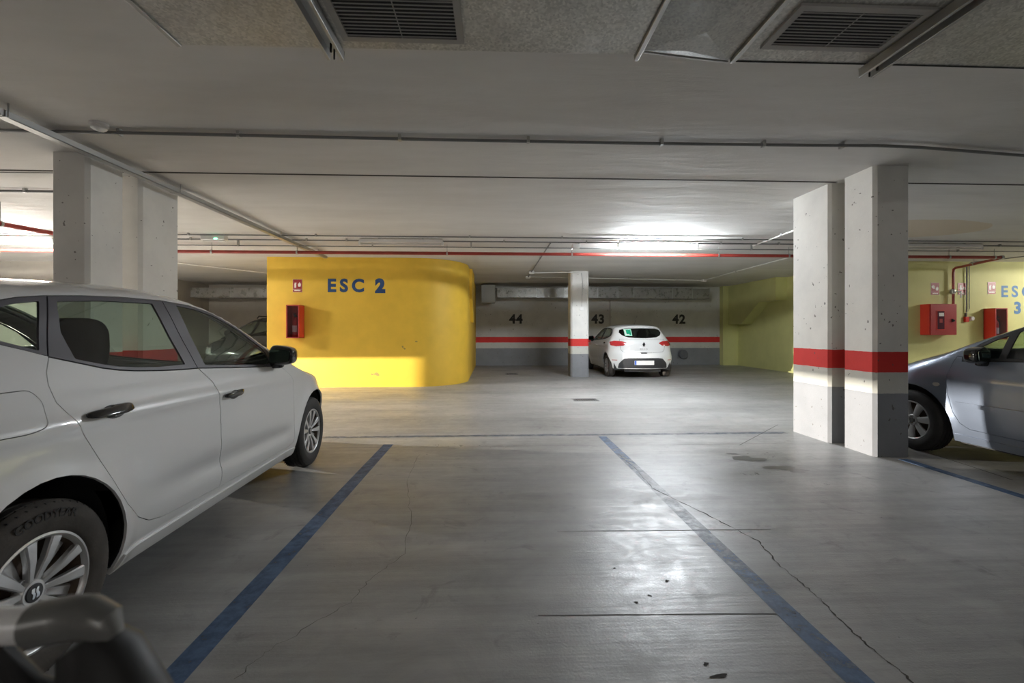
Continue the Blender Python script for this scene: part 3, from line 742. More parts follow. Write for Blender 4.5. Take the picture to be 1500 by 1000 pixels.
for s in (1,-1):
    md=MB(); md.n=[]; panel(PG,'side',rounded([(1.04,.535),(2.15,.535),(2.165,.548),(2.15,.572),(1.04,.572)],.008),[],.03,.022,.026,s,md); build('door_moulding',md,M['bluepaint'],CAR2)
    md=MB(); md.n=[]; panel(PG,'side',rounded([(.45,.535),(1.0,.535),(1.0,.572),(.40,.572)],.008),[],.03,.014,.018,s,md); build('door_moulding',md,M['bluepaint'],CAR2)
    md=MB(); md.n=[]; panel(PG,'side',[(2.335+.033*math.cos(a),.712+.019*math.sin(a)) for a in [2*PI*i/18 for i in range(18)]],[],.02,.006,.008,s,md); build('side_indicator',md,M['amber'],CAR2)
# small white hatchback in bay 43, seen from behind
CB=[(1.86,.955),(1.3,.985),(.95,1.0),(.5,1.03),(.2,1.07),(-.02,1.13)]
CT=[(-.03,1.2),(.08,1.28),(.3,1.335),(.6,1.355),(.9,1.36),(1.15,1.35),(1.4,1.29),(1.65,1.17),(1.8,1.085),(1.88,1.02)]
def clio_like(paint,label,loc,rz,sc,rearglassmat,roof=None,name='hatchback_car'):
    D,A_,R_,Q_=glasshouse(CB,CT,((.88,1.36),(.95,1.0)),((.10,1.30),(.04,1.11)))
    g=dict(paint=paint,framemat=M['blackplastic'],wb=2.589,arch=((.37,.37),(.37,.37)),step=.045,sill=True,dlo=D,beltz=Cv((-.5,1.05),(-.1,1.12),(.5,1.03),(.95,1.0),(1.86,.955)),
     doors=[dict(name='front_door',poly=[(1.86,.955),(1.3,.985),(.95,1.0),(1.03,.90),(1.05,.6),(1.09,.31),(2.06,.29),(2.12,.38),(2.09,.81),(1.96,.93)],frame=A_,panes=[rounded([(.98,1.335),(1.15,1.325),(1.4,1.265),(1.65,1.145),(1.78,1.06),(1.78,.985),(1.04,1.02)],.01)],handle=(1.18,.85,.19),hmat=paint),
      dict(name='rear_door',poly=[(.95,1.0),(.5,1.03),(.2,1.07),(.05,1.105),(.07,.95),(.2,.75),(.34,.55),(.44,.40),(.52,.32),(1.09,.31),(1.05,.6),(1.03,.90)],frame=R_,panes=[rounded([(.85,1.335),(.6,1.33),(.3,1.305),(.16,1.26),(.14,1.11),(.5,1.055),(.9,1.03)],.01)],handle=(.28,.93,.12),hmat=M['blackgloss'])],
     quarter=dict(frame=Q_,pane=rounded([(.04,1.135),(.0,1.15),(.0,1.19),(.06,1.25),(.085,1.26)],.005)),
     screen=(1.17,2.06,2.40),bonnet=(2.12,2.44,3.12),rearglass=[(-.545,1.295),(-.40,1.325),(0,1.335),(.40,1.325),(.545,1.295),(.58,1.22),(.52,1.14),(.38,1.085),(.2,1.07),(0,1.065),(-.2,1.07),(-.38,1.085),(-.52,1.14),(-.58,1.22)],rearglassmat=rearglassmat,
     mirror=(1.80,.98),tail=rounded([(.42,.935),(.55,.985),(.72,.995),(.82,.965),(.82,.875),(.70,.845),(.52,.865)],.02),head=[(.38,.56),(.74,.62),(.80,.76),(.50,.70)],
     lowrear=rounded([(-.66,.27),(-.64,.40),(-.52,.525),(-.40,.54),(.40,.54),(.52,.525),(.64,.40),(.66,.27)],.03))
    return make_car(name,label,loc,rz,sc,CL,g)
CAR3,B3=clio_like(M['whitepaint'],'small white hatchback parked nose-in under bay number 43, seen from behind',(3.99,12.33,0),0,1.0,M['glass_dark'])
for s in (1,-1):
    wheel(CAR3,s,0,.31,'cover9',M['dustyrub']); wheel(CAR3,s,2.589,.31,'cover9',M['rubber'])
hs=[(-.60,1.04),(-.62,.93),(-.585,.76),(-.54,.70),(-.3,.685),(.3,.685),(.54,.70),(.585,.76),(.62,.93),(.60,1.04),(.40,1.045),(-.40,1.045)]
build('tailgate_seam',panel(CL,'rear',hs,[inset(hs,.006)],.04,.0015,0),M['dark'],CAR3)
P_=build('number_plate',MB().prism(rounded([(-.26,.36),(.26,.36),(.26,.475),(-.26,.475)],.01),'y',-.618,-.606),M['plate'],CAR3)
build('country_band',MB().box(-.258,-.215,-.6195,-.6175,.363,.472),M['plateblue'],P_)
em=MB().prism([(-.035,.90),(0,.835),(.035,.90),(0,.965)],'y',-.585,-.555).prism([(-.012,.90),(0,.875),(.012,.90),(0,.925)],'y',-.588,-.556)
build('emblem',em,M['blackgloss'],CAR3)
build('model_lettering',text_mb('C L I O',.065,.003).xf(lambda u,v,w:(u,-.575-w,.775+v)),M['steel'],CAR3)
build('tailgate_handle',MB().sq((0,-.588,.672),(.085,.02,.012),.5),M['blackplastic'],CAR3)
rc=lambda x0,x1,z0,z1:[(x0,z0),(x1,z0),(x1,z1),(x0,z1)]
ls=build('learner_sticker',panel(CL,'rear',rc(-.45,-.265,1.125,1.305),[],.03,.004,.002),M['stickpale'],CAR3)
build('sticker_letter',panel(CL,'rear',rc(-.40,-.285,1.145,1.285),[],.03,.006,.001),M['stickgreen'],ls)
build('letter_stroke',panel(CL,'rear',[(-.425,1.15),(-.33,1.15),(-.33,1.17),(-.402,1.17),(-.402,1.285),(-.425,1.285)],[],.03,.008,.001),M['signwhite'],ls)
build('roof_antenna',MB().tube([(-.05,.10,1.43),(-.05,.05,1.47),(-.04,-.13,1.68)],.004,6),M['blackplastic'],CAR3)
for s in (1,-1): build('bumper_reflector',panel_m(CL,'rear',rounded([(.68,.475),(.80,.475),(.80,.49),(.68,.49)],.005),.02,.004,.004,s),M['taillight'],CAR3)
build('high_brake_light',MB().sq((0,-.262,1.352),(.11,.02,.010),.4),M['taillight'],CAR3)
build('spoiler_lip',MB().sq((0,-.265,1.372),(.52,.06,.016),.3,.6,fn=lambda x,y,z:(x,y+.12*(x/.52)**2,z-.03*(x/.52)**2)),M['whitepaint'],CAR3)
# tall dark-roofed white car beyond, facing the camera
CAR4,B4=clio_like(M['darkpaint'],'dark car with a roof rack, mostly hidden behind the yellow wall',(-6.5,15.3,0),PI,1.16,M['glass_dark'],name='parked_car')
for s in (1,-1):
    wheel(CAR4,s,0,.31,'cover9',M['rubber']); wheel(CAR4,s,2.589,.31,'cover9',M['rubber'])
    build('roof_rail',MB().tube([(s*.52,-.1,1.40),(s*.53,0,1.47),(s*.53,1.1,1.47),(s*.52,1.2,1.41)],.014,8),M['blackplastic'],CAR4)
build('roof_wrap',panel(CL,'top',[(-.48,0),(.48,0),(.48,1.12),(-.48,1.12)],[],.08,.006,.006),M['blackgloss'],CAR4)
build('roof_hook',MB().tube([(-.30,.9,1.44),(-.30,.9,1.49),(-.34,.9,1.51),(-.38,.9,1.49)],.012,6).tube([(-.10,.9,1.44),(-.12,.9,1.49)],.014,6),M['blackplastic'],CAR4)
# ---------------------------------------------------------------- the garage
H=2.9
struct('floor',MB().box(-19,19,-9,16.7,-.12,0),M['floor'],smooth=0)
struct('ceiling',MB().box(-19,19,-9,16.7,H,H+.15),M['ceil'],smooth=0)
struct('wall_back',MB().box(-.62,8.9,16.4,16.7,0,H),M['wall'],smooth=0)
struct('wall_back_left',MB().box(-10.05,-5.0,16.4,16.7,0,H),M['wall_plain'],smooth=0)
struct('wall_back_pilaster',MB().box(4.30,4.78,16.32,16.42,0,H),M['wall'],smooth=0)
struct('wall_left_block',MB().box(-19,-10.05,11.1,16.6,0,H),M['wall_plain'],smooth=0)
struct('wall_left',MB().box(-19.2,-19,-9,11.2,0,H),M['wall'],smooth=0)
struct('wall_right',MB().box(19,19.2,-9,10.3,0,H),M['wall'],smooth=0)
struct('wall_rear',MB().box(-19,19,-9.2,-9,0,H),M['wall'],smooth=0)
# yellow stair block with a rounded corner
yp=[(-5.0,10.2)]+[(-1.85+1.23*math.sin(a),11.43-1.23*math.cos(a)) for a in [PI/2*i/24 for i in range(25)]]+[(-.62,16.6),(-5.0,16.6)]
struct('wall_stair_yellow',MB().prism(yp,'z',0,H),M['yellow'])
struct('wall_stair_yellow_soffit',MB().prism([(11.95,2.1),(12.6,1.5),(13.3,1.5),(13.3,H),(11.95,H)],'x',-.63,-.545),M['yellow'],smooth=0)
# lime walls around the third stair
struct('wall_stair_green',MB().prism([(8.98,10.2),(19,10.2),(19,16.6),(8.98,16.6)],'z',0,H),M['green'],smooth=0)
struct('wall_green_pilaster',MB().box(8.42,9.0,16.15,16.45,0,H),M['green'],smooth=0)
struct('wall_stair_green_soffit',MB().prism([(16.2,1.5),(15.3,1.5),(14.25,2.2),(13.4,2.2),(13.4,H),(16.2,H)],'x',8.62,9.0),M['green'],smooth=0)
# pillars in pairs either side of the joint
def pillar(x0,x1,y0,y1,ch,name='pillar',m='pillar',c2=None):
    c=ch
    p=[(x0+c,y0),(x1-c,y0),(x1,y0+c),(x1,y1-c),(x1-c,y1),(x0+c,y1),(x0,y1-c),(x0,y0+c)]
    return struct(name,MB().prism(p,'z',0,H),M[m],smooth=0)
pillar(3.79,4.165,4.32,4.73,.03); pillar(3.75,4.13,4.87,5.50,.028)
pillar(-4.07,-3.735,4.32,4.74,.03); pillar(-4.07,-3.745,4.96,5.55,.03)
pillar(2.13,2.63,12.25,12.75,.045)
pillar(-.2,.3,-5.2,-4.6,.03)
# joint in the slab and in the floor
struct('trim_1',MB().box(-19,3.8,4.815,4.845,H-.004,H+.01).box(4.1,19,4.815,4.845,H-.004,H+.01),M['crack'],smooth=0)
fl=bpy.data.objects['floor']
def ribbon(pts,w,z=.0012,jit=0):
    mb=MB(); v=[]
    for i,p in enumerate(pts):
        a=Vector(pts[max(i-1,0)]); b=Vector(pts[min(i+1,len(pts)-1)]); d=(b-a).normalized(); n=Vector((-d.y,d.x))
        ww=w*(1+random.uniform(-jit,jit))/2
        v+=[(p[0]+n.x*ww,p[1]+n.y*ww,z),(p[0]-n.x*ww,p[1]-n.y*ww,z)]
    return mb.add(v,[(2*i,2*i+1,2*i+3,2*i+2) for i in range(len(pts)-1)])
def wig(a,b,n,amp):
    out=[]
    for i in range(n+1):
        t=i/n; out.append((a[0]+(b[0]-a[0])*t+random.uniform(-amp,amp),a[1]+(b[1]-a[1])*t+random.uniform(-amp,amp)*.6))
    return out
def path(pts,n,amp):
    out=[]
    for a,b in zip(pts,pts[1:]): out+=wig(a,b,n,amp)[:-1]
    return out+[pts[-1]]
build('saw_cut',ribbon([(-18,4.93),(18,4.86)],.006),M['joint'],fl,smooth=0)
build('saw_cut',ribbon(wig((.40,2.80),(1.75,2.77),10,.002),.007,jit=.4),M['joint'],fl,smooth=0)
build('saw_cut',ribbon(wig((.20,1.975),(1.36,1.94),10,.002),.006,jit=.4),M['joint'],fl,smooth=0)
build('crack',ribbon(path([(1.27,4.6),(1.30,4.05),(1.27,3.55),(1.47,2.98),(1.58,2.62),(1.53,2.35),(1.53,2.08),(1.50,1.85),(1.49,1.68),(1.5,1.5)],12,.007),.006,jit=.8),M['crack'],fl,smooth=0)
build('crack',ribbon([(2.70,4.83),(3.81,5.87)],.007),M['crack'],fl,smooth=0)
build('crack',ribbon([(4.36,3.6),(4.42,4.0),(4.47,4.45)],.010),M['crack'],fl,smooth=0)
build('crack',ribbon(path([(-.75,4.6),(-.70,3.7),(-.54,3.0),(-.50,2.55),(-.62,2.3),(-.66,2.1),(-.86,1.83),(-.93,1.66)],9,.012),.0026,jit=.6),M['joint'],fl,smooth=0)
def blob(cx,cy,rx,ry,n=40,rough=.35):
    ph=[random.uniform(0,6.28) for _ in range(5)]
    v=[(cx,cy,.0014)]
    for i in range(n):
        a=2*PI*i/n; r=1+rough*sum(math.sin((k+2)*a+ph[k])/(k+1.5) for k in range(5))
        v.append((cx+rx*r*math.cos(a),cy+ry*r*math.sin(a),.0014))
    return MB().add(v,[(0,i+1,(i+1)%n+1) for i in range(n)])
for (x,y,rx,ry) in ((2.50,4.32,.13,.10),(2.62,4.02,.12,.07),(2.73,3.93,.10,.05),(2.44,4.5,.05,.03),(.82,1.60,.030,.010),(.80,1.66,.010,.008),(.87,2.22,.010,.010),(.66,2.05,.010,.007),(.74,2.10,.009,.008),(.64,2.35,.008,.006)):
    build('oil_stain',blob(x,y,rx,ry),M['stain'] if rx>.04 else M['crack'],fl,smooth=0)
# blue bay lines
tag(build('parking_line',MB().box(-1.205,-1.10,.6,5.03,.0,.0016),M['line'],smooth=0),'blue painted bay line on the floor beside the white car on the left','parking line','blue bay lines')
tag(build('parking_line',MB().add([(1.255,.6,.0016),(1.36,.6,.0016),(1.345,5.3,.0016),(1.25,5.3,.0016)],[(0,1,2,3)]),M['line_r'],smooth=0),'worn blue bay line right of the middle, faded where the floor shines','parking line','blue bay lines')
tag(build('parking_line',MB().box(3.96,4.05,.6,4.24,.0,.0016),M['line'],smooth=0),'blue bay line beside the slate blue car on the right','parking line','blue bay lines')
tag(build('parking_line',MB().box(-2.2,3.6,5.36,5.44,.0,.0016),M['line_w'],smooth=0),'almost worn-away blue line running across the bay ends','parking line','blue bay lines')
# drains
def drain(x,y,w,d,label):
    t=thing('floor_drain',label,'drain',(x,y,0))
    fr=MB().box(-w/2,w/2,-d/2,-d/2+.03,0,.004).box(-w/2,w/2,d/2-.03,d/2,0,.004).box(-w/2,-w/2+.03,-d/2,d/2,0,.004).box(w/2-.03,w/2,-d/2,d/2,0,.004)
    build('frame',fr,M['conduit'],t,smooth=0)
    g=MB().box(-w/2+.03,w/2-.03,-d/2+.03,d/2-.03,0,.0015)
    build('sump',g,M['dark'],t,smooth=0)
    b=MB(); n=9
    for i in range(n):
        c=-w/2+.03+(w-.06)*(i+.5)/n; b.box(c-.008,c+.008,-d/2+.03,d/2-.03,.001,.005)
    build('grate',b,M['stain'],t,smooth=0)
drain(1.68,8.15,.46,.30,'square drain grate in the open floor in front of the small white car')
drain(.55,13.2,.36,.50,'small dark drain cover in the floor of empty bay 44')
# stencilled numbers and words
def wall_text(name,txt,size,x,y,z,m,label,cat,off=.006,sp=1.1,g=None):
    o=build(name,text_mb(txt,size,.001,off,sp).xf(lambda u,v,w:(x+u,y-.0015-w,z+v)),M[m],smooth=0)
    return tag(o,label,cat,g)
wall_text('bay_number','44',.45,.84,16.4,1.68,'blacknum','black stencilled number 44 on the back wall','number',.018,1.12)
wall_text('bay_number','43',.45,3.86,16.4,1.68,'blacknum','black stencilled number 43 on the back wall above the small white car','number',.018,1.12)
wall_text('bay_number','42',.45,6.88,16.4,1.68,'blacknum','black stencilled number 42 on the back wall near the lime wall','number',.018,1.12)
wall_text('stair_sign','ESC',.39,-3.28,10.2,2.255,'bluenum','dark blue letters ESC painted on the yellow wall','lettering',.016,1.42)
wall_text('stair_sign','2',.40,-2.52,10.2,2.25,'bluenum','bold dark blue 2 painted after the letters on the yellow wall','lettering',.028)
wall_text('stair_sign','ESC',.37,12.44,10.2,2.18,'bluenum2','blue letters ESC painted on the lime wall at the right','lettering',.010,1.45)
wall_text('stair_sign','3',.38,12.47,10.2,1.79,'bluenum2','blue 3 painted under the letters on the lime wall','lettering',.016)
# painted-over scuffs on the yellow wall
yw=bpy.data.objects['wall_stair_yellow']
M['scuff']=mat('scuffed_plaster',(.33,.24,.07),.8)
for (x,z,rx,rz) in ((-2.60,.29,.075,.028),(-2.70,.285,.03,.016),(-1.72,1.02,.022,.020),(-1.98,.86,.022,.018),(-2.02,.90,.014,.03)):
    b=blob(x,z,rx,rz,24,.4); b.v=[(p[0],10.2-.0012 if p[0]<-1.85 else 11.43-math.sqrt(max(0,1.23**2-(p[0]+1.85)**2))-.0012,p[1]) for p in b.v]
    build('scuff',b,M['scuff'],yw,smooth=0)
# safety signs
def safety_sign(x,y,z,kind,label,w=.20,h=.285):
    t=thing('safety_sign',label,'sign',(x,y,z))
    build('panel',MB().box(-w/2,w/2,-.006,0,-h/2,h/2),M['signwhite'],t,smooth=0)
    build('red_field',MB().box(-w/2+.004,w/2-.004,-.008,-.006,-h/2+.070,h/2-.004).box(-w/2+.004,w/2-.004,-.008,-.006,-h/2+.004,-h/2+.064),M['signred'],t,smooth=0)
    p=MB(); a,b=-.010,-.0082
    def fl_(cx,cz,s): p.prism([(cx-.02*s,cz-.045*s),(cx+.02*s,cz-.045*s),(cx+.03*s,cz-.01*s),(cx+.022*s,cz+.03*s),(cx+.008*s,cz+.012*s),(cx+.006*s,cz+.05*s),(cx-.012*s,cz+.022*s),(cx-.028*s,cz+.008*s),(cx-.03*s,cz-.02*s)],'y',a,b)
    if kind=='ext':
        p.box(-.066,-.026,a,b,-.045,.045).box(-.058,-.034,a,b,.045,.068).box(-.034,-.010,a,b,.056,.066); fl_(.045,.03,1.1)
    elif kind=='hose':
        p.prism([(-.05+.038*math.cos(q),.045+.038*math.sin(q)) for q in [2*PI*i/16 for i in range(16)]],'y',a,b).box(-.05,-.01,a,b,.0,.02); fl_(.045,.01,1.1)
    else:
        p.prism([(-.03+.03*math.cos(q),.005+.035*math.sin(q)) for q in [2*PI*i/16 for i in range(16)]],'y',a,b).box(-.045,-.015,a,b,.04,.09); fl_(.05,.02,1.0)
    p.box(-.068,.068,a,b,-h/2+.026,-h/2+.048)
    build('pictogram',p,M['signwhite'],t,smooth=0)
safety_sign(-4.335,10.2,2.26,'ext','red and white extinguisher sign above the cabinet on the yellow wall')
safety_sign(10.42,10.2,2.25,'hose','red fire hose sign on the lime wall, left of the red riser pipe')
safety_sign(11.08,10.2,2.25,'alarm','red alarm sign on the lime wall, right of the red riser pipe')
safety_sign(11.82,10.2,2.275,'ext','red extinguisher sign on the lime wall next to the blue letters')
# extinguisher cabinets
def ext_cabinet(x0,x1,y0,z0,z1,d,label):
    t=thing('extinguisher_cabinet',label,'extinguisher cabinet',((x0+x1)/2,y0,z0)); w=(x1-x0)/2; h=z1-z0; k=.022
    c=MB().box(-w,-w+.012,-d,0,0,h).box(w-.012,w,-d,0,0,h).box(-w,w,-d,0,0,.012).box(-w,w,-d,0,h-.012,h).box(-w,w,-.012,0,0,h)
    build('cabinet_body',c,M['redbox'],t,smooth=0)
    f=MB().box(-w,-w+k,-d-.006,-d,0,h).box(w-k,w,-d-.006,-d,0,h).box(-w+k,w-k,-d-.006,-d,0,k).box(-w+k,w-k,-d-.006,-d,h-k,h)
    D_=build('door_frame',f,M['redbox_dark'],t,smooth=0)
    build('door_glass',MB().box(-w+k,w-k,-d-.003,-d-.001,k,h-k),M['clear'],D_,smooth=0)
    e=thing('fire_extinguisher','red fire extinguisher inside the '+label.split(',')[0],'fire extinguisher',((x0+x1)/2,y0-d/2,z0+.014))
    r=.062
    build('cylinder',MB().lathe((0,0,0),'z',[(0,.0001),(0,r-.006),(.01,r),(.36,r),(.40,r*.8),(.43,.025),(.45,.018),(.46,.0001)],28),M['extred'],e)
    build('valve',MB().box(-.018,.018,-.02,.02,.445,.49).box(-.012,.012,-.09,.03,.49,.505).box(-.012,.012,-.08,.02,.52,.532),M['dark'],e,smooth=0)
    build('hose',MB().tube([(.02,0,.47),(.07,-.01,.45),(.085,-.02,.36),(.08,-.02,.2),(.075,-.02,.12)],.010,8),M['dark'],e)
    build('label',MB().lathe((0,0,0),'z',[(.12,r+.0012),(.26,r+.0012)],10,-PI*.80,-PI*.2),M['signwhite'],e)
ext_cabinet(-4.46,-4.185,10.2,1.10,1.82,.27,'red glazed extinguisher cabinet on the yellow wall, under the sign')
ext_cabinet(11.62,11.915,10.2,1.06,1.785,.25,'red glazed extinguisher cabinet on the lime wall, under the letters')
# hose cabinet
t=thing('hose_cabinet','large red fire hose cabinet with windowed door on the lime wall','hose cabinet',(10.375,10.2,1.165))
build('cabinet_body',MB().box(-.32,.32,-.225,0,0,.715),M['redbox'],t,bev=.006)
D_=build('door',MB().box(-.30,.32,-.245,-.228,.004,.711),M['redbox_dark'],t,bev=.003)
build('window_rim',MB().box(-.165,.035,-.252,-.245,.115,.565),M['redbox'],D_,bev=.003)
build('window_glass',MB().box(-.15,.02,-.254,-.252,.13,.55),mat('dark_window',(.10,.03,.045),.1),D_,smooth=0)
build('paper_notice',MB().box(-.115,.005,-.256,-.2545,.43,.51),M['signwhite'],D_,smooth=0)
build('red_notice',MB().box(-.10,-.03,-.256,-.2545,.28,.37),M['signred'],D_,smooth=0)
build('lock',MB().lathe((.235,0,.33),'y',[(-.275,.0001),(-.275,.02),(-.245,.02)],16).box(.20,.225,-.262,-.245,.30,.37),M['dark'],D_)
# alarm call point and sounder
t=thing('alarm_button','small red alarm call point with white sounder on the lime wall','alarm',(11.17,10.2,1.53))
build('button_box',MB().box(-.045,.045,-.05,0,-.06,.06),M['redbox'],t,bev=.004)
build('sounder',MB().lathe((.13,0,.02),'y',[(-.06,.0001),(-.06,.04),(-.045,.05),(0,.055)],20),M['whitep'],t)
build('gland',MB().tube([(0,-.02,.06),(0,-.02,.16)],.02,10),M['conduit'],t)
# red sprinkler pipes
def clamp(p,r,par,top=H,m='steel',axis='x'):
    mb=MB()
    if axis=='x': mb.lathe((p[0],p[1],p[2]),'x',[(-.014,r+.001),(-.014,r+.008),(.014,r+.008),(.014,r+.001)],16)
    elif axis=='y': mb.lathe((p[0],p[1],p[2]),'y',[(-.014,r+.001),(-.014,r+.008),(.014,r+.008),(.014,r+.001)],16)
    mb.tube([(p[0],p[1],p[2]+r),(p[0],p[1],top)],.006,6)
    return build('pipe_hanger',mb,M[m],par)
PZ=2.73
rp=tag(build('sprinkler_pipe',MB().tube([(-18.5,8.62,PZ),(10.20,8.62,PZ)],.031,14),M['redpipe']),'long red sprinkler pipe running across the garage under the ceiling','pipe')
for x in (-12,-9.5,-5.23,-3.67,-.87,1.52,4.4,5.81,9.1,10.05): clamp((x,8.62,PZ),.031,rp)
build('flange',MB().lathe((10.18,8.62,PZ),'x',[(0,.0001),(0,.045),(.04,.045),(.04,.0001)],16),M['steel'],rp)
rp=tag(build('sprinkler_branch',MB().tube([(10.17,8.66,PZ-.02),(10.6,9.65,PZ-.01),(10.78,10.05,PZ-.0),(10.80,10.12,PZ-.03),(10.80,10.13,PZ-.12),(10.80,10.13,1.88)],.027,12),M['redpipe']),'red branch pipe turning down to the hose cabinet on the lime wall','pipe')
clamp((10.49,9.4,PZ-.01),.027,rp,axis='y')
vb=build('valve',MB().sq((10.79,10.13,2.18),(.05,.05,.06),.6).tube([(10.79,10.07,2.18),(10.90,10.05,2.17)],.012,8).tube([(10.90,10.05,2.18),(10.90,10.05,2.03)],.014,8),M['steel'],rp)
rp=tag(build('sprinkler_pipe',MB().tube([(-7.1,2.0,2.62),(-6.28,6.02,2.62),(-5.9,8.6,2.66)],.032,12),M['redpipe']),'red pipe slanting away under the ceiling left of the left pillars','pipe')
clamp((-6.28,6.02,2.62),.032,rp,axis='y')
# conduits
def conduit(name,pts,r,label,m='conduit',clips=(),clipm='steel',sx=1.):
    o=tag(build(name,MB().tube(pts,r,8,sx=sx),M[m]),label,'conduit')
    for c in clips: build('clip',MB().box(c[0]-.012,c[0]+.012,c[1]-.02,c[1]+.02,c[2]-r-.004,H),M[clipm],o,smooth=0)
    return o
cx=[-12,-8,-5.5,-3.9,-2.3,-.5,1.3,2.7,3.35,3.75,4.9,6.5,10]
cy=[3.80,3.80,3.80,3.80,3.81,3.83,3.83,3.81,3.79,3.81,3.95,4.05,4.05]
conduit('cable_conduit',[(a,b,2.868) for a,b in zip(cx,cy)],.014,'thick grey conduit crossing the ceiling nearest the camera','conduit',[(x,3.82,2.868) for x in (-4.1,-3.05,-2.1,-.78,.30,1.45,2.35,3.05)])
conduit('cable_conduit',[(a,b+.035,2.885) for a,b in zip(cx[:9],cy[:9])]+[(3.6,3.86,2.886)],.008,'thin grey conduit running alongside the thick one near the camera','conduit')
conduit('cable_conduit',[(-14,5.43,2.87),(-4.6,5.45,2.87)],.016,'grey conduit left of the left pillars','conduit',[(-5.4,5.44,2.87)])
conduit('cable_conduit',[(-14,4.9,2.885),(-4.2,4.85,2.885)],.006,'thin conduit beside the slab joint left of the pillars')
conduit('cable_conduit',[(-18,7.78,2.87),(18,7.78,2.87)],.012,'upper grey conduit over the lamp row','conduit',[(x,7.78,2.87) for x in (-5.1,-3.0,-.4,1.2,4.4,6.6,9.8)])
conduit('cable_conduit',[(-18,8.14,2.865),(18,8.14,2.865)],.013,'grey conduit feeding the lamp row','conduit',[(x,8.14,2.865) for x in (-5.3,-3.3,-2.6,.2,1.7,4.2,5.3,7.2,9.6)])
conduit('cable_conduit',[(-18,8.35,2.80),(18,8.35,2.80)],.010,'lower grey conduit between the lamps and the red pipe','conduit',[(x,8.35,2.80) for x in (-4.6,-2.2,-.4,1.6,2.9,4.9,6.2,9.0)])
conduit('cable_conduit',[(-3.68,-5,2.885),(-3.70,9.7,2.885)],.012,'thin conduit beside the cable channel over the left pillars','conduit',[(-3.69,y,2.885) for y in (3.4,5.6,7.2)])
conduit('cable_conduit',[(4.84,6.3,2.88),(4.86,7.2,2.875),(4.90,8.3,2.86)],.014,'white conduit slanting from the right pillar to the lamp row','conduit_w',[(4.86,7.4,2.876)])
conduit('cable_conduit',[(1.05,8.2,2.86),(1.05,12.4,2.87),(1.05,13.4,2.87)],.014,'grey conduit running back toward bay 44','conduit',[(1.05,10,2.87)])
conduit('cable_conduit',[(1.07,12.25,2.84),(2.0,12.22,2.86),(2.35,12.21,2.86)],.014,'short white conduit ending on the middle pillar','conduit_w')
conduit('cable_conduit',[(1.07,13.4,2.87),(6.7,14.1,2.87),(6.62,12.0,2.88),(6.55,9.8,2.88),(6.5,8.3,2.87)],.012,'long white conduit looping above bays 43 and 42','conduit_w',[(2.9,13.63,2.87),(4.2,13.8,2.87),(6.62,12.0,2.87)])
conduit('cable_conduit',[(11.6,8.9,2.87),(11.2,10.1,2.86),(11.17,10.17,2.8),(11.17,10.17,1.74),(11.17,10.17,1.70)],.012,'thin grey conduit dropping to the alarm on the lime wall','conduit')
conduit('cable_conduit',[(11.25,10.18,2.8),(11.245,10.18,1.78),(11.20,10.17,1.72)],.008,'second thin cable beside the alarm conduit','conduit')
conduit('cable_conduit',[(2.42,12.24,2.85),(2.45,12.235,2.6),(2.44,12.235,2.3),(2.43,12.235,1.92)],.005,'thin wire running down the middle pillar to its switch','conduit')
conduit('cable_conduit',[(-8.6,9.4,2.87),(-6.2,13.0,2.87),(-4.9,13.6,2.87)],.012,'thin conduit above the far left bay','conduit_w',[(-6.9,12.0,2.87)])
t=thing('light_switch','small white switch box on the middle pillar','switch',(2.42,12.25,1.87))
build('box',MB().box(-.05,.05,-.035,0,-.05,.05),M['whitep'],t,bev=.004); build('rocker',MB().box(-.02,.02,-.042,-.035,-.025,.025),M['signwhite'],t,smooth=0)
# junction boxes
for (x,y,z,l) in ((1.05,12.25,2.85,'small white junction box on the ceiling left of the middle pillar'),(1.05,13.42,2.86,'white junction box on the ceiling further behind the middle pillar'),(6.72,14.1,2.86,'white junction box on the ceiling above bay 42'),(1.55,8.35,2.83,'white junction box beside the lit lamp')):
    t=thing('junction_box',l,'junction box',(x,y,z)); build('box',MB().box(-.07,.07,-.05,.05,-.03,.04),M['whitep'],t,bev=.005); build('lid',MB().box(-.055,.055,-.038,.038,-.036,-.03),M['signwhite'],t,smooth=0)
# cable channel along the left pillars
def channel(name,x0,x1,y0,y1,z0,z1,label):
    t=thing(name,label,'cable channel',((x0+x1)/2,y0,z0)); w=(x1-x0)/2; L_=y1-y0; h=z1-z0; q=.004
    build('channel',MB().box(-w,w,0,L_,0,q).box(-w,-w+q,0,L_,0,h).box(w-q,w,0,L_,0,h),M['steel'],t,smooth=0)
    return t
t=channel('cable_channel',-3.60,-3.52,-5,9.75,2.80,2.85,'long grey cable channel running back over the left pillars to the yellow wall')
for y in (6.0,8.4,10.2,12.6,14.2): build('hanger',MB().box(-.05,.05,y,y+.03,-.004,.0).tube([(-.055,y+.015,0),(-.055,y+.015,.10)],.006,6).tube([(.055,y+.015,0),(.055,y+.015,.10)],.006,6),M['steel'],t,smooth=0)
t=thing('emergency_light','emergency light with a green glow beside the lamp row, left of the yellow wall','emergency light',(-4.75,7.9,2.83))
build('housing',MB().box(-.20,.20,-.06,.06,-.03,.05),M['whitep'],t,bev=.01); build('indicator',MB().box(.03,.08,-.064,-.058,-.02,.0),M['led'],t,smooth=0); build('diffuser',MB().box(-.17,.17,-.045,.045,-.045,-.03),M['tube_off'],t,bev=.008)
t=thing('smoke_detector','white smoke detector on the ceiling over the left pillars','smoke detector',(-3.13,3.72,2.9))
build('base',MB().lathe((0,0,0),'z',[(-.0,.062),(-.018,.062),(-.024,.055)],28),M['whitep'],t)
build('sensor_head',MB().lathe((0,0,0),'z',[(-.022,.056),(-.040,.052),(-.052,.036),(-.056,.0001)],28),M['whitep'],t)
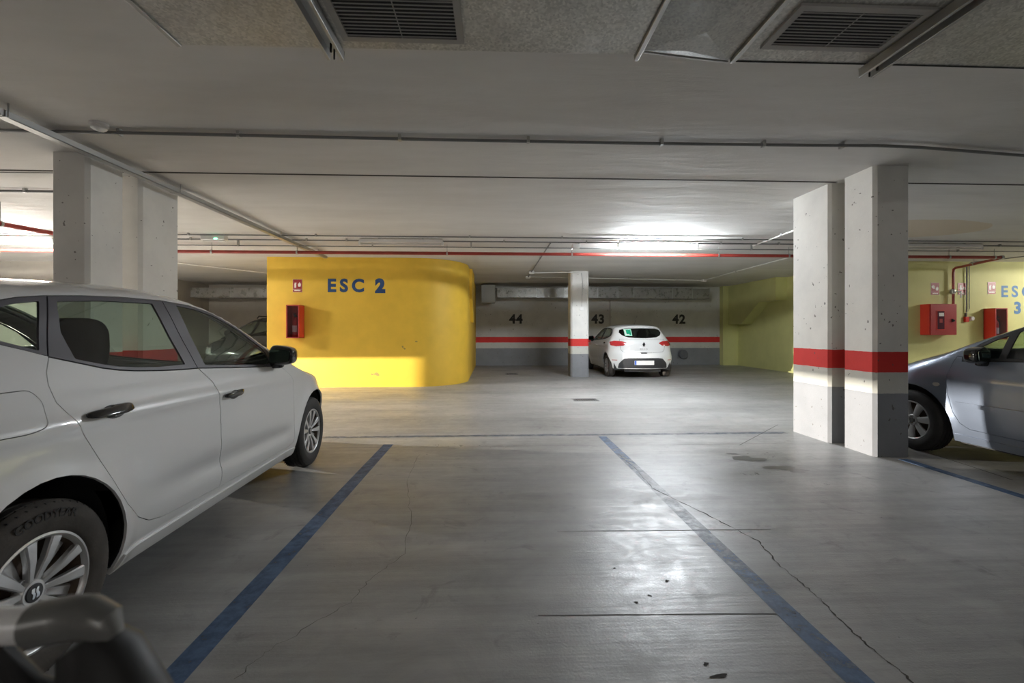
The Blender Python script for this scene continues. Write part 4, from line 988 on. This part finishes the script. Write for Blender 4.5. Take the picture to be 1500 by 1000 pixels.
# fluorescent lamps
def lamp(x,label,on=True,warm=False,y=8.10,L_=1.46,z=2.80,grp=None):
    t=thing('ceiling_lamp',label,'lamp',(x,y,z),0,grp)
    build('housing',MB().box(-L_/2,L_/2,-.034,.034,.03,.085),M['whitep'],t,bev=.006)
    for s in (-1,1): build('end_cap',MB().box(s*L_/2-.02,s*L_/2+.02,-.022,.022,-.022,.05),M['whitep'],t,bev=.004)
    build('tube',MB().tube([(-L_/2+.02,0,0),(L_/2-.02,0,0)],.018 if on else .014,10,cap=False),M['tube_fill' if warm is None else 'tube_soft' if warm==2 else 'tube_warm' if warm else 'tube'] if on else M['tube_off'],t)
    build('mounting',MB().box(-.4,-.37,-.02,.02,.08,H-z).box(.37,.4,-.02,.02,.08,H-z),M['steel'],t,smooth=0)
lamp(3.01,'lit fluorescent tube lamp glowing above the red pipe, centre right')
lamp(-8.30,'lit fluorescent tube lamp at the far left edge behind the left pillars',warm=True)
lamp(-1.63,'unlit tube lamp in front of the yellow wall',on=False)
lamp(8.46,'unlit tube lamp to the right of the right pillar',on=False)
lamp(14.2,'lit tube lamp further along the row to the right',warm=2)
lamp(-14.6,'lit tube lamp further along the row to the left',warm=True)
for x in (-11,-4.5,2,8.5): lamp(x,'unseen tube lamp added behind the camera as fill light',y=-3.2,z=2.25,warm=None,grp='added fill lamps behind the camera')  # unseen row of dim tubes, added only to fill the foreground with light
# ---------------------------------------------------------------- big supply duct over the camera
DZ=2.45
def grille(x0,x1,y0,y1,z,par_label,rows=11):
    t=thing('air_grille',par_label,'air grille',((x0+x1)/2,y0,z)); w=(x1-x0)/2; d=y1-y0; k=.028
    build('frame',MB().box(-w,w,0,k,-.012,0).box(-w,w,d-k,d,-.012,0).box(-w,-w+k,k,d-k,-.012,0).box(w-k,w,k,d-k,-.012,0),M['grille'],t,smooth=0)
    build('cavity',MB().box(-w+k,w-k,k,d-k,-.0015,-.0005),M['dark'],t,smooth=0)
    for i in range(rows):
        y=k+(d-2*k)*(i+.5)/rows
        build('louvre',MB().prism([(y-.0025,-.010),(y+.0025,-.0115),(y+.003,-.0103),(y-.002,-.0088)],'x',-w+k,w-k),M['grille'],t,smooth=0)
    build('stiffener',MB().box(-.002,.002,k,d-k,-.0135,-.0115),M['grille'],t,smooth=0)
M['grille']=mat('grey_grille_paint',(.36,.35,.33),.5)
M['black_sealant']=mat('black_sealant',(.03,.03,.03),.6)
t=thing('ventilation_duct','big galvanised sheet duct hanging overhead at the top of the view','duct',(0,0,DZ))
def sect(name,x0,x1,m,yf0=1.94,yf1=1.94,dz=0,cross=False):
    mb=MB(); y0=.95; h=.40
    v=[(x0,y0,dz),(x1,y0,dz),(x1,yf1,dz),(x0,yf0,dz),(x0,y0,h),(x1,y0,h),(x1,yf1,h),(x0,yf0,h)]
    f=[(4,5,6,7),(0,1,5,4),(1,2,6,5),(2,3,7,6),(3,0,4,7)]
    if cross:
        v.append(((x0+x1)/2,(y0+yf0)/2+.32,dz-.022)); f+=[(0,8,1),(1,8,2),(2,8,3),(3,8,0)]
    else: f+=[(0,3,2,1)]
    return build(name,mb.add(v,f),m,t,smooth=5)
sect('duct_section',-1.31,.615,M['galv'],1.945,1.93)
sect('duct_section',.64,1.045,M['galv2'],1.90,1.955,0,True)
sect('duct_section',1.07,5.2,M['galv'],1.955,1.95)
for x in (.627,1.057): build('joint_flange',MB().box(x-.010,x+.010,.94,1.95,-.016,.41),M['steel'],t,bev=.002)
build('sealant_bead',MB().tube([(.65,1.905,-.004),(.84,1.93,-.006),(1.04,1.958,-.004)],.0045,6),M['steel'],t)
build('sealant_bead',MB().tube([(1.07,1.957,-.002),(1.67,1.953,-.002),(5.0,1.952,-.002)],.003,6),M['black_sealant'],t)
build('end_flange',MB().box(-1.325,-1.305,.94,1.95,-.008,.40),M['steel'],t,bev=.002)
grille(-.612,-.118,1.60,1.872,DZ-.001,'grey louvred air grille in the duct, left of the middle')
grille(1.125,1.645,1.597,1.852,DZ-.001,'grey louvred air grille in the duct, right of the middle')
def rail(x0,x1,y1,label):
    t=thing('hanger_rail',label,'rail',((x0+x1)/2,.85,DZ-.045)); w=(x1-x0)/2; L_=y1-.85
    build('channel',MB().box(-w,-w+.013,0,L_,0,.040).box(w-.013,w,0,L_,0,.040).box(-w,w,0,L_,.036,.040),M['steel'],t,bev=.0015)
    for y in (.06,L_-.06): build('threaded_rod',MB().tube([(0,y,.0),(0,y,H-DZ+.045 if y<.1 else .035)],.005,8),M['dark'],t)
    build('bolt',MB().tube([(0,L_-.02,-.006),(0,L_-.02,.036)],.004,6),M['dark'],t)
rail(-.705,-.635,1.955,'double steel hanger rail under the duct beside the left grille')
rail(1.665,1.735,1.985,'double steel hanger rail under the duct beside the right grille')
# ducts along the back
def far_duct(secs,y0,y1,label):
    t=thing('ventilation_duct',label,'duct',(secs[0][0],y0,2.25))
    X=secs[0][0]
    for (x0,x1,h0,h1) in secs:
        build('duct_section',MB().box(x0-X,x1-X-.02,0,y1-y0,h0-2.25,h1-2.25),M['galv_bright'],t,smooth=0)
        build('joint_flange',MB().box(x1-X-.02,x1-X,-.015,y1-y0+.015,h0-2.265,h1-2.235),M['steel'],t,smooth=0)
far_duct([(.15,1.5,2.40,2.72),(1.5,2.45,2.40,2.74),(2.45,3.6,2.40,2.74),(3.6,4.3,2.40,2.74),(4.3,4.85,2.40,2.76),(4.85,6.2,2.38,2.74),(6.2,6.9,2.38,2.74),(6.9,7.5,2.38,2.72)],15.3,15.9,'galvanised duct hung along the back wall over bays 44 to 42')
t=thing('duct_box','grey box at the end of the back duct beside the yellow wall','vent box',(-.16,15.4,2.22))
build('casing',MB().box(-.24,.24,0,.6,0,.62),mat('grey_casing',(.33,.33,.31),.6),t,bev=.02); build('spigot',MB().tube([(.24,.2,.46),(.34,.2,.46)],.06,14),M['steel'],t)
far_duct([(-9.9,-8.6,2.36,2.68),(-8.6,-6.9,2.36,2.68),(-6.9,-5.9,2.36,2.68),(-5.9,-5.05,2.36,2.68)],15.2,15.8,'galvanised duct over the far left bay behind the yellow block')
t=thing('electrical_panel','dark brown electrical cabinet high on the far left wall','cabinet',(-12.2,11.07,2.25))
build('casing',MB().box(-.6,.35,-.2,0,-.15,.38),mat('brown_casing',(.10,.035,.03),.5),t,bev=.01); build('cable',MB().tube([(.35,-.05,.33),(.48,-.03,.30),(.52,-.02,0),(.52,-.02,-.5)],.012,8),M['conduit_w'],t)
t=thing('drain_trap','round grey pipe stub low on the back wall under number 42','pipe stub',(7.0,16.4,.40))
build('stub',MB().lathe((0,0,0),'y',[(-.16,.0001),(-.16,.15),(-.12,.17),(0,.17)],24),mat('grey_stub',(.12,.125,.135),.6),t); build('bracket',MB().box(-.18,.18,-.05,0,-.16,-.10),M['conduit'],t,smooth=0)
# ---------------------------------------------------------------- cart handle right in front of the camera
t=thing('folding_cart','folding cart with a silver tube handle and black padded uprights, blurred in the foreground','cart',(-.345,.372,0))
hz=1.018
build('handle_bar',MB().tube([(-.62,0,hz),(-.005,0,hz)],.0135,24),M['alu'],t)
for x in (0,-.62):
    s=1 if x==0 else -1
    j=MB().tube([(x-.016*s,0,hz),(x+.006*s,0,hz+.004),(x+.022*s,0,hz+.005),(x+.034*s,.0,hz-.001),(x+.040*s,0,hz-.012)],[.0165,.017,.0165,.015,.010],24)
    build('corner_joint',j,M['clampgrey'],t)
    up=MB().tube([(x+.022*s,0,hz-.012),(x+.034*s,0,hz-.030),(x+.060*s,0,hz-.085),(x+.075*s,.0,hz-.16),(x+.08*s,0,.45),(x+.08*s,0,.12)],[.019,.028,.032,.031,.026,.018],18)
    build('padded_upright',up,M['strap'],t)
    wl=MB().lathe((x+.08*s,0,.075),'x',[(-.016,.02),(-.016,.072),(-.008,.075),(.008,.075),(.016,.072),(.016,.02)],28)
    build('wheel',wl,M['rubber'],t)
build('strap',MB().tube([(-.045,0,hz-.022),(-.02,.0,hz-.050),(.01,0,hz-.062),(.03,0,hz-.05)],.010,10),M['strap'],t)
build('platform',MB().box(-.70,.08,-.02,.02,.10,.125).box(-.66,.04,-.26,-.02,.10,.115),M['alu'],t,bev=.003)
# ---------------------------------------------------------------- low beam of a car standing out of the frame on the left
def copy_tree(o,parent=None):
    c=o.copy(); col.objects.link(c); c.parent=parent
    for ch in list(o.children): copy_tree(ch,c)
    return c
hd=math.radians(-90-2)   # heading of the car standing there, nose towards +x
CAR5=copy_tree(CAR2); CAR5['label']='slate blue car standing beyond the left edge of the view with one lamp on'
LX,LY=-11.2,7.1
lxl,lyl=-.55,3.60
CAR5.rotation_euler=(0,0,hd); CAR5.scale=(1,1,1)
CAR5.location=(LX-(lxl*math.cos(hd)-lyl*math.sin(hd)),LY-(lxl*math.sin(hd)+lyl*math.cos(hd)),0)
hp=build('driving_lamp',MB().box(lxl-.20,lxl+.20,lyl-.28,lyl,.49,.51).box(lxl-.20,lxl+.20,lyl-.28,lyl,.605,.62).box(lxl-.20,lxl+.20,lyl-.30,lyl-.28,.49,.655).box(lxl-.20,lxl-.185,lyl-.28,lyl,.49,.655).box(lxl+.085,lxl+.10,lyl-.28,lyl,.49,.62),M['blackplastic'],CAR5,smooth=0)
l=bpy.data.lights.new('driving_lamp_light','AREA'); l.shape='RECTANGLE'; l.size=.04; l.size_y=.003; l.energy=360; l.spread=math.radians(100); l.color=(1.,.94,.84)
lo=bpy.data.objects.new('driving_lamp_light',l); col.objects.link(lo); lo.parent=CAR5; lo.location=(lxl,lyl-.27,.6035); lo.rotation_euler=(PI/2,0,0)
# ---------------------------------------------------------------- camera
cam=bpy.data.cameras.new('camera'); co=bpy.data.objects.new('camera',cam); col.objects.link(co); scene.camera=co
cam.sensor_fit='HORIZONTAL'; cam.sensor_width=36; cam.lens=36*660/1500.; cam.shift_y=-15/1500.
co.location=(0,0,1.25); co.rotation_euler=(PI/2,0,-math.atan(28/660)); cam.clip_start=.05
cam.dof.use_dof=True; cam.dof.focus_distance=4.5; cam.dof.aperture_fstop=4.5
w=bpy.data.worlds.new('world'); scene.world=w; w.use_nodes=True; w.node_tree.nodes['Background'].inputs[0].default_value=(.02,.02,.02,1)
scene.view_settings.view_transform='Standard'; scene.view_settings.look='None'; scene.view_settings.gamma=1; scene.view_settings.use_curve_mapping=False
scene.view_settings.exposure=2.6
c=scene.cycles
c.use_denoising=True; c.max_bounces=10; c.diffuse_bounces=6; c.glossy_bounces=5; c.transparent_max_bounces=12; c.sample_clamp_indirect=4
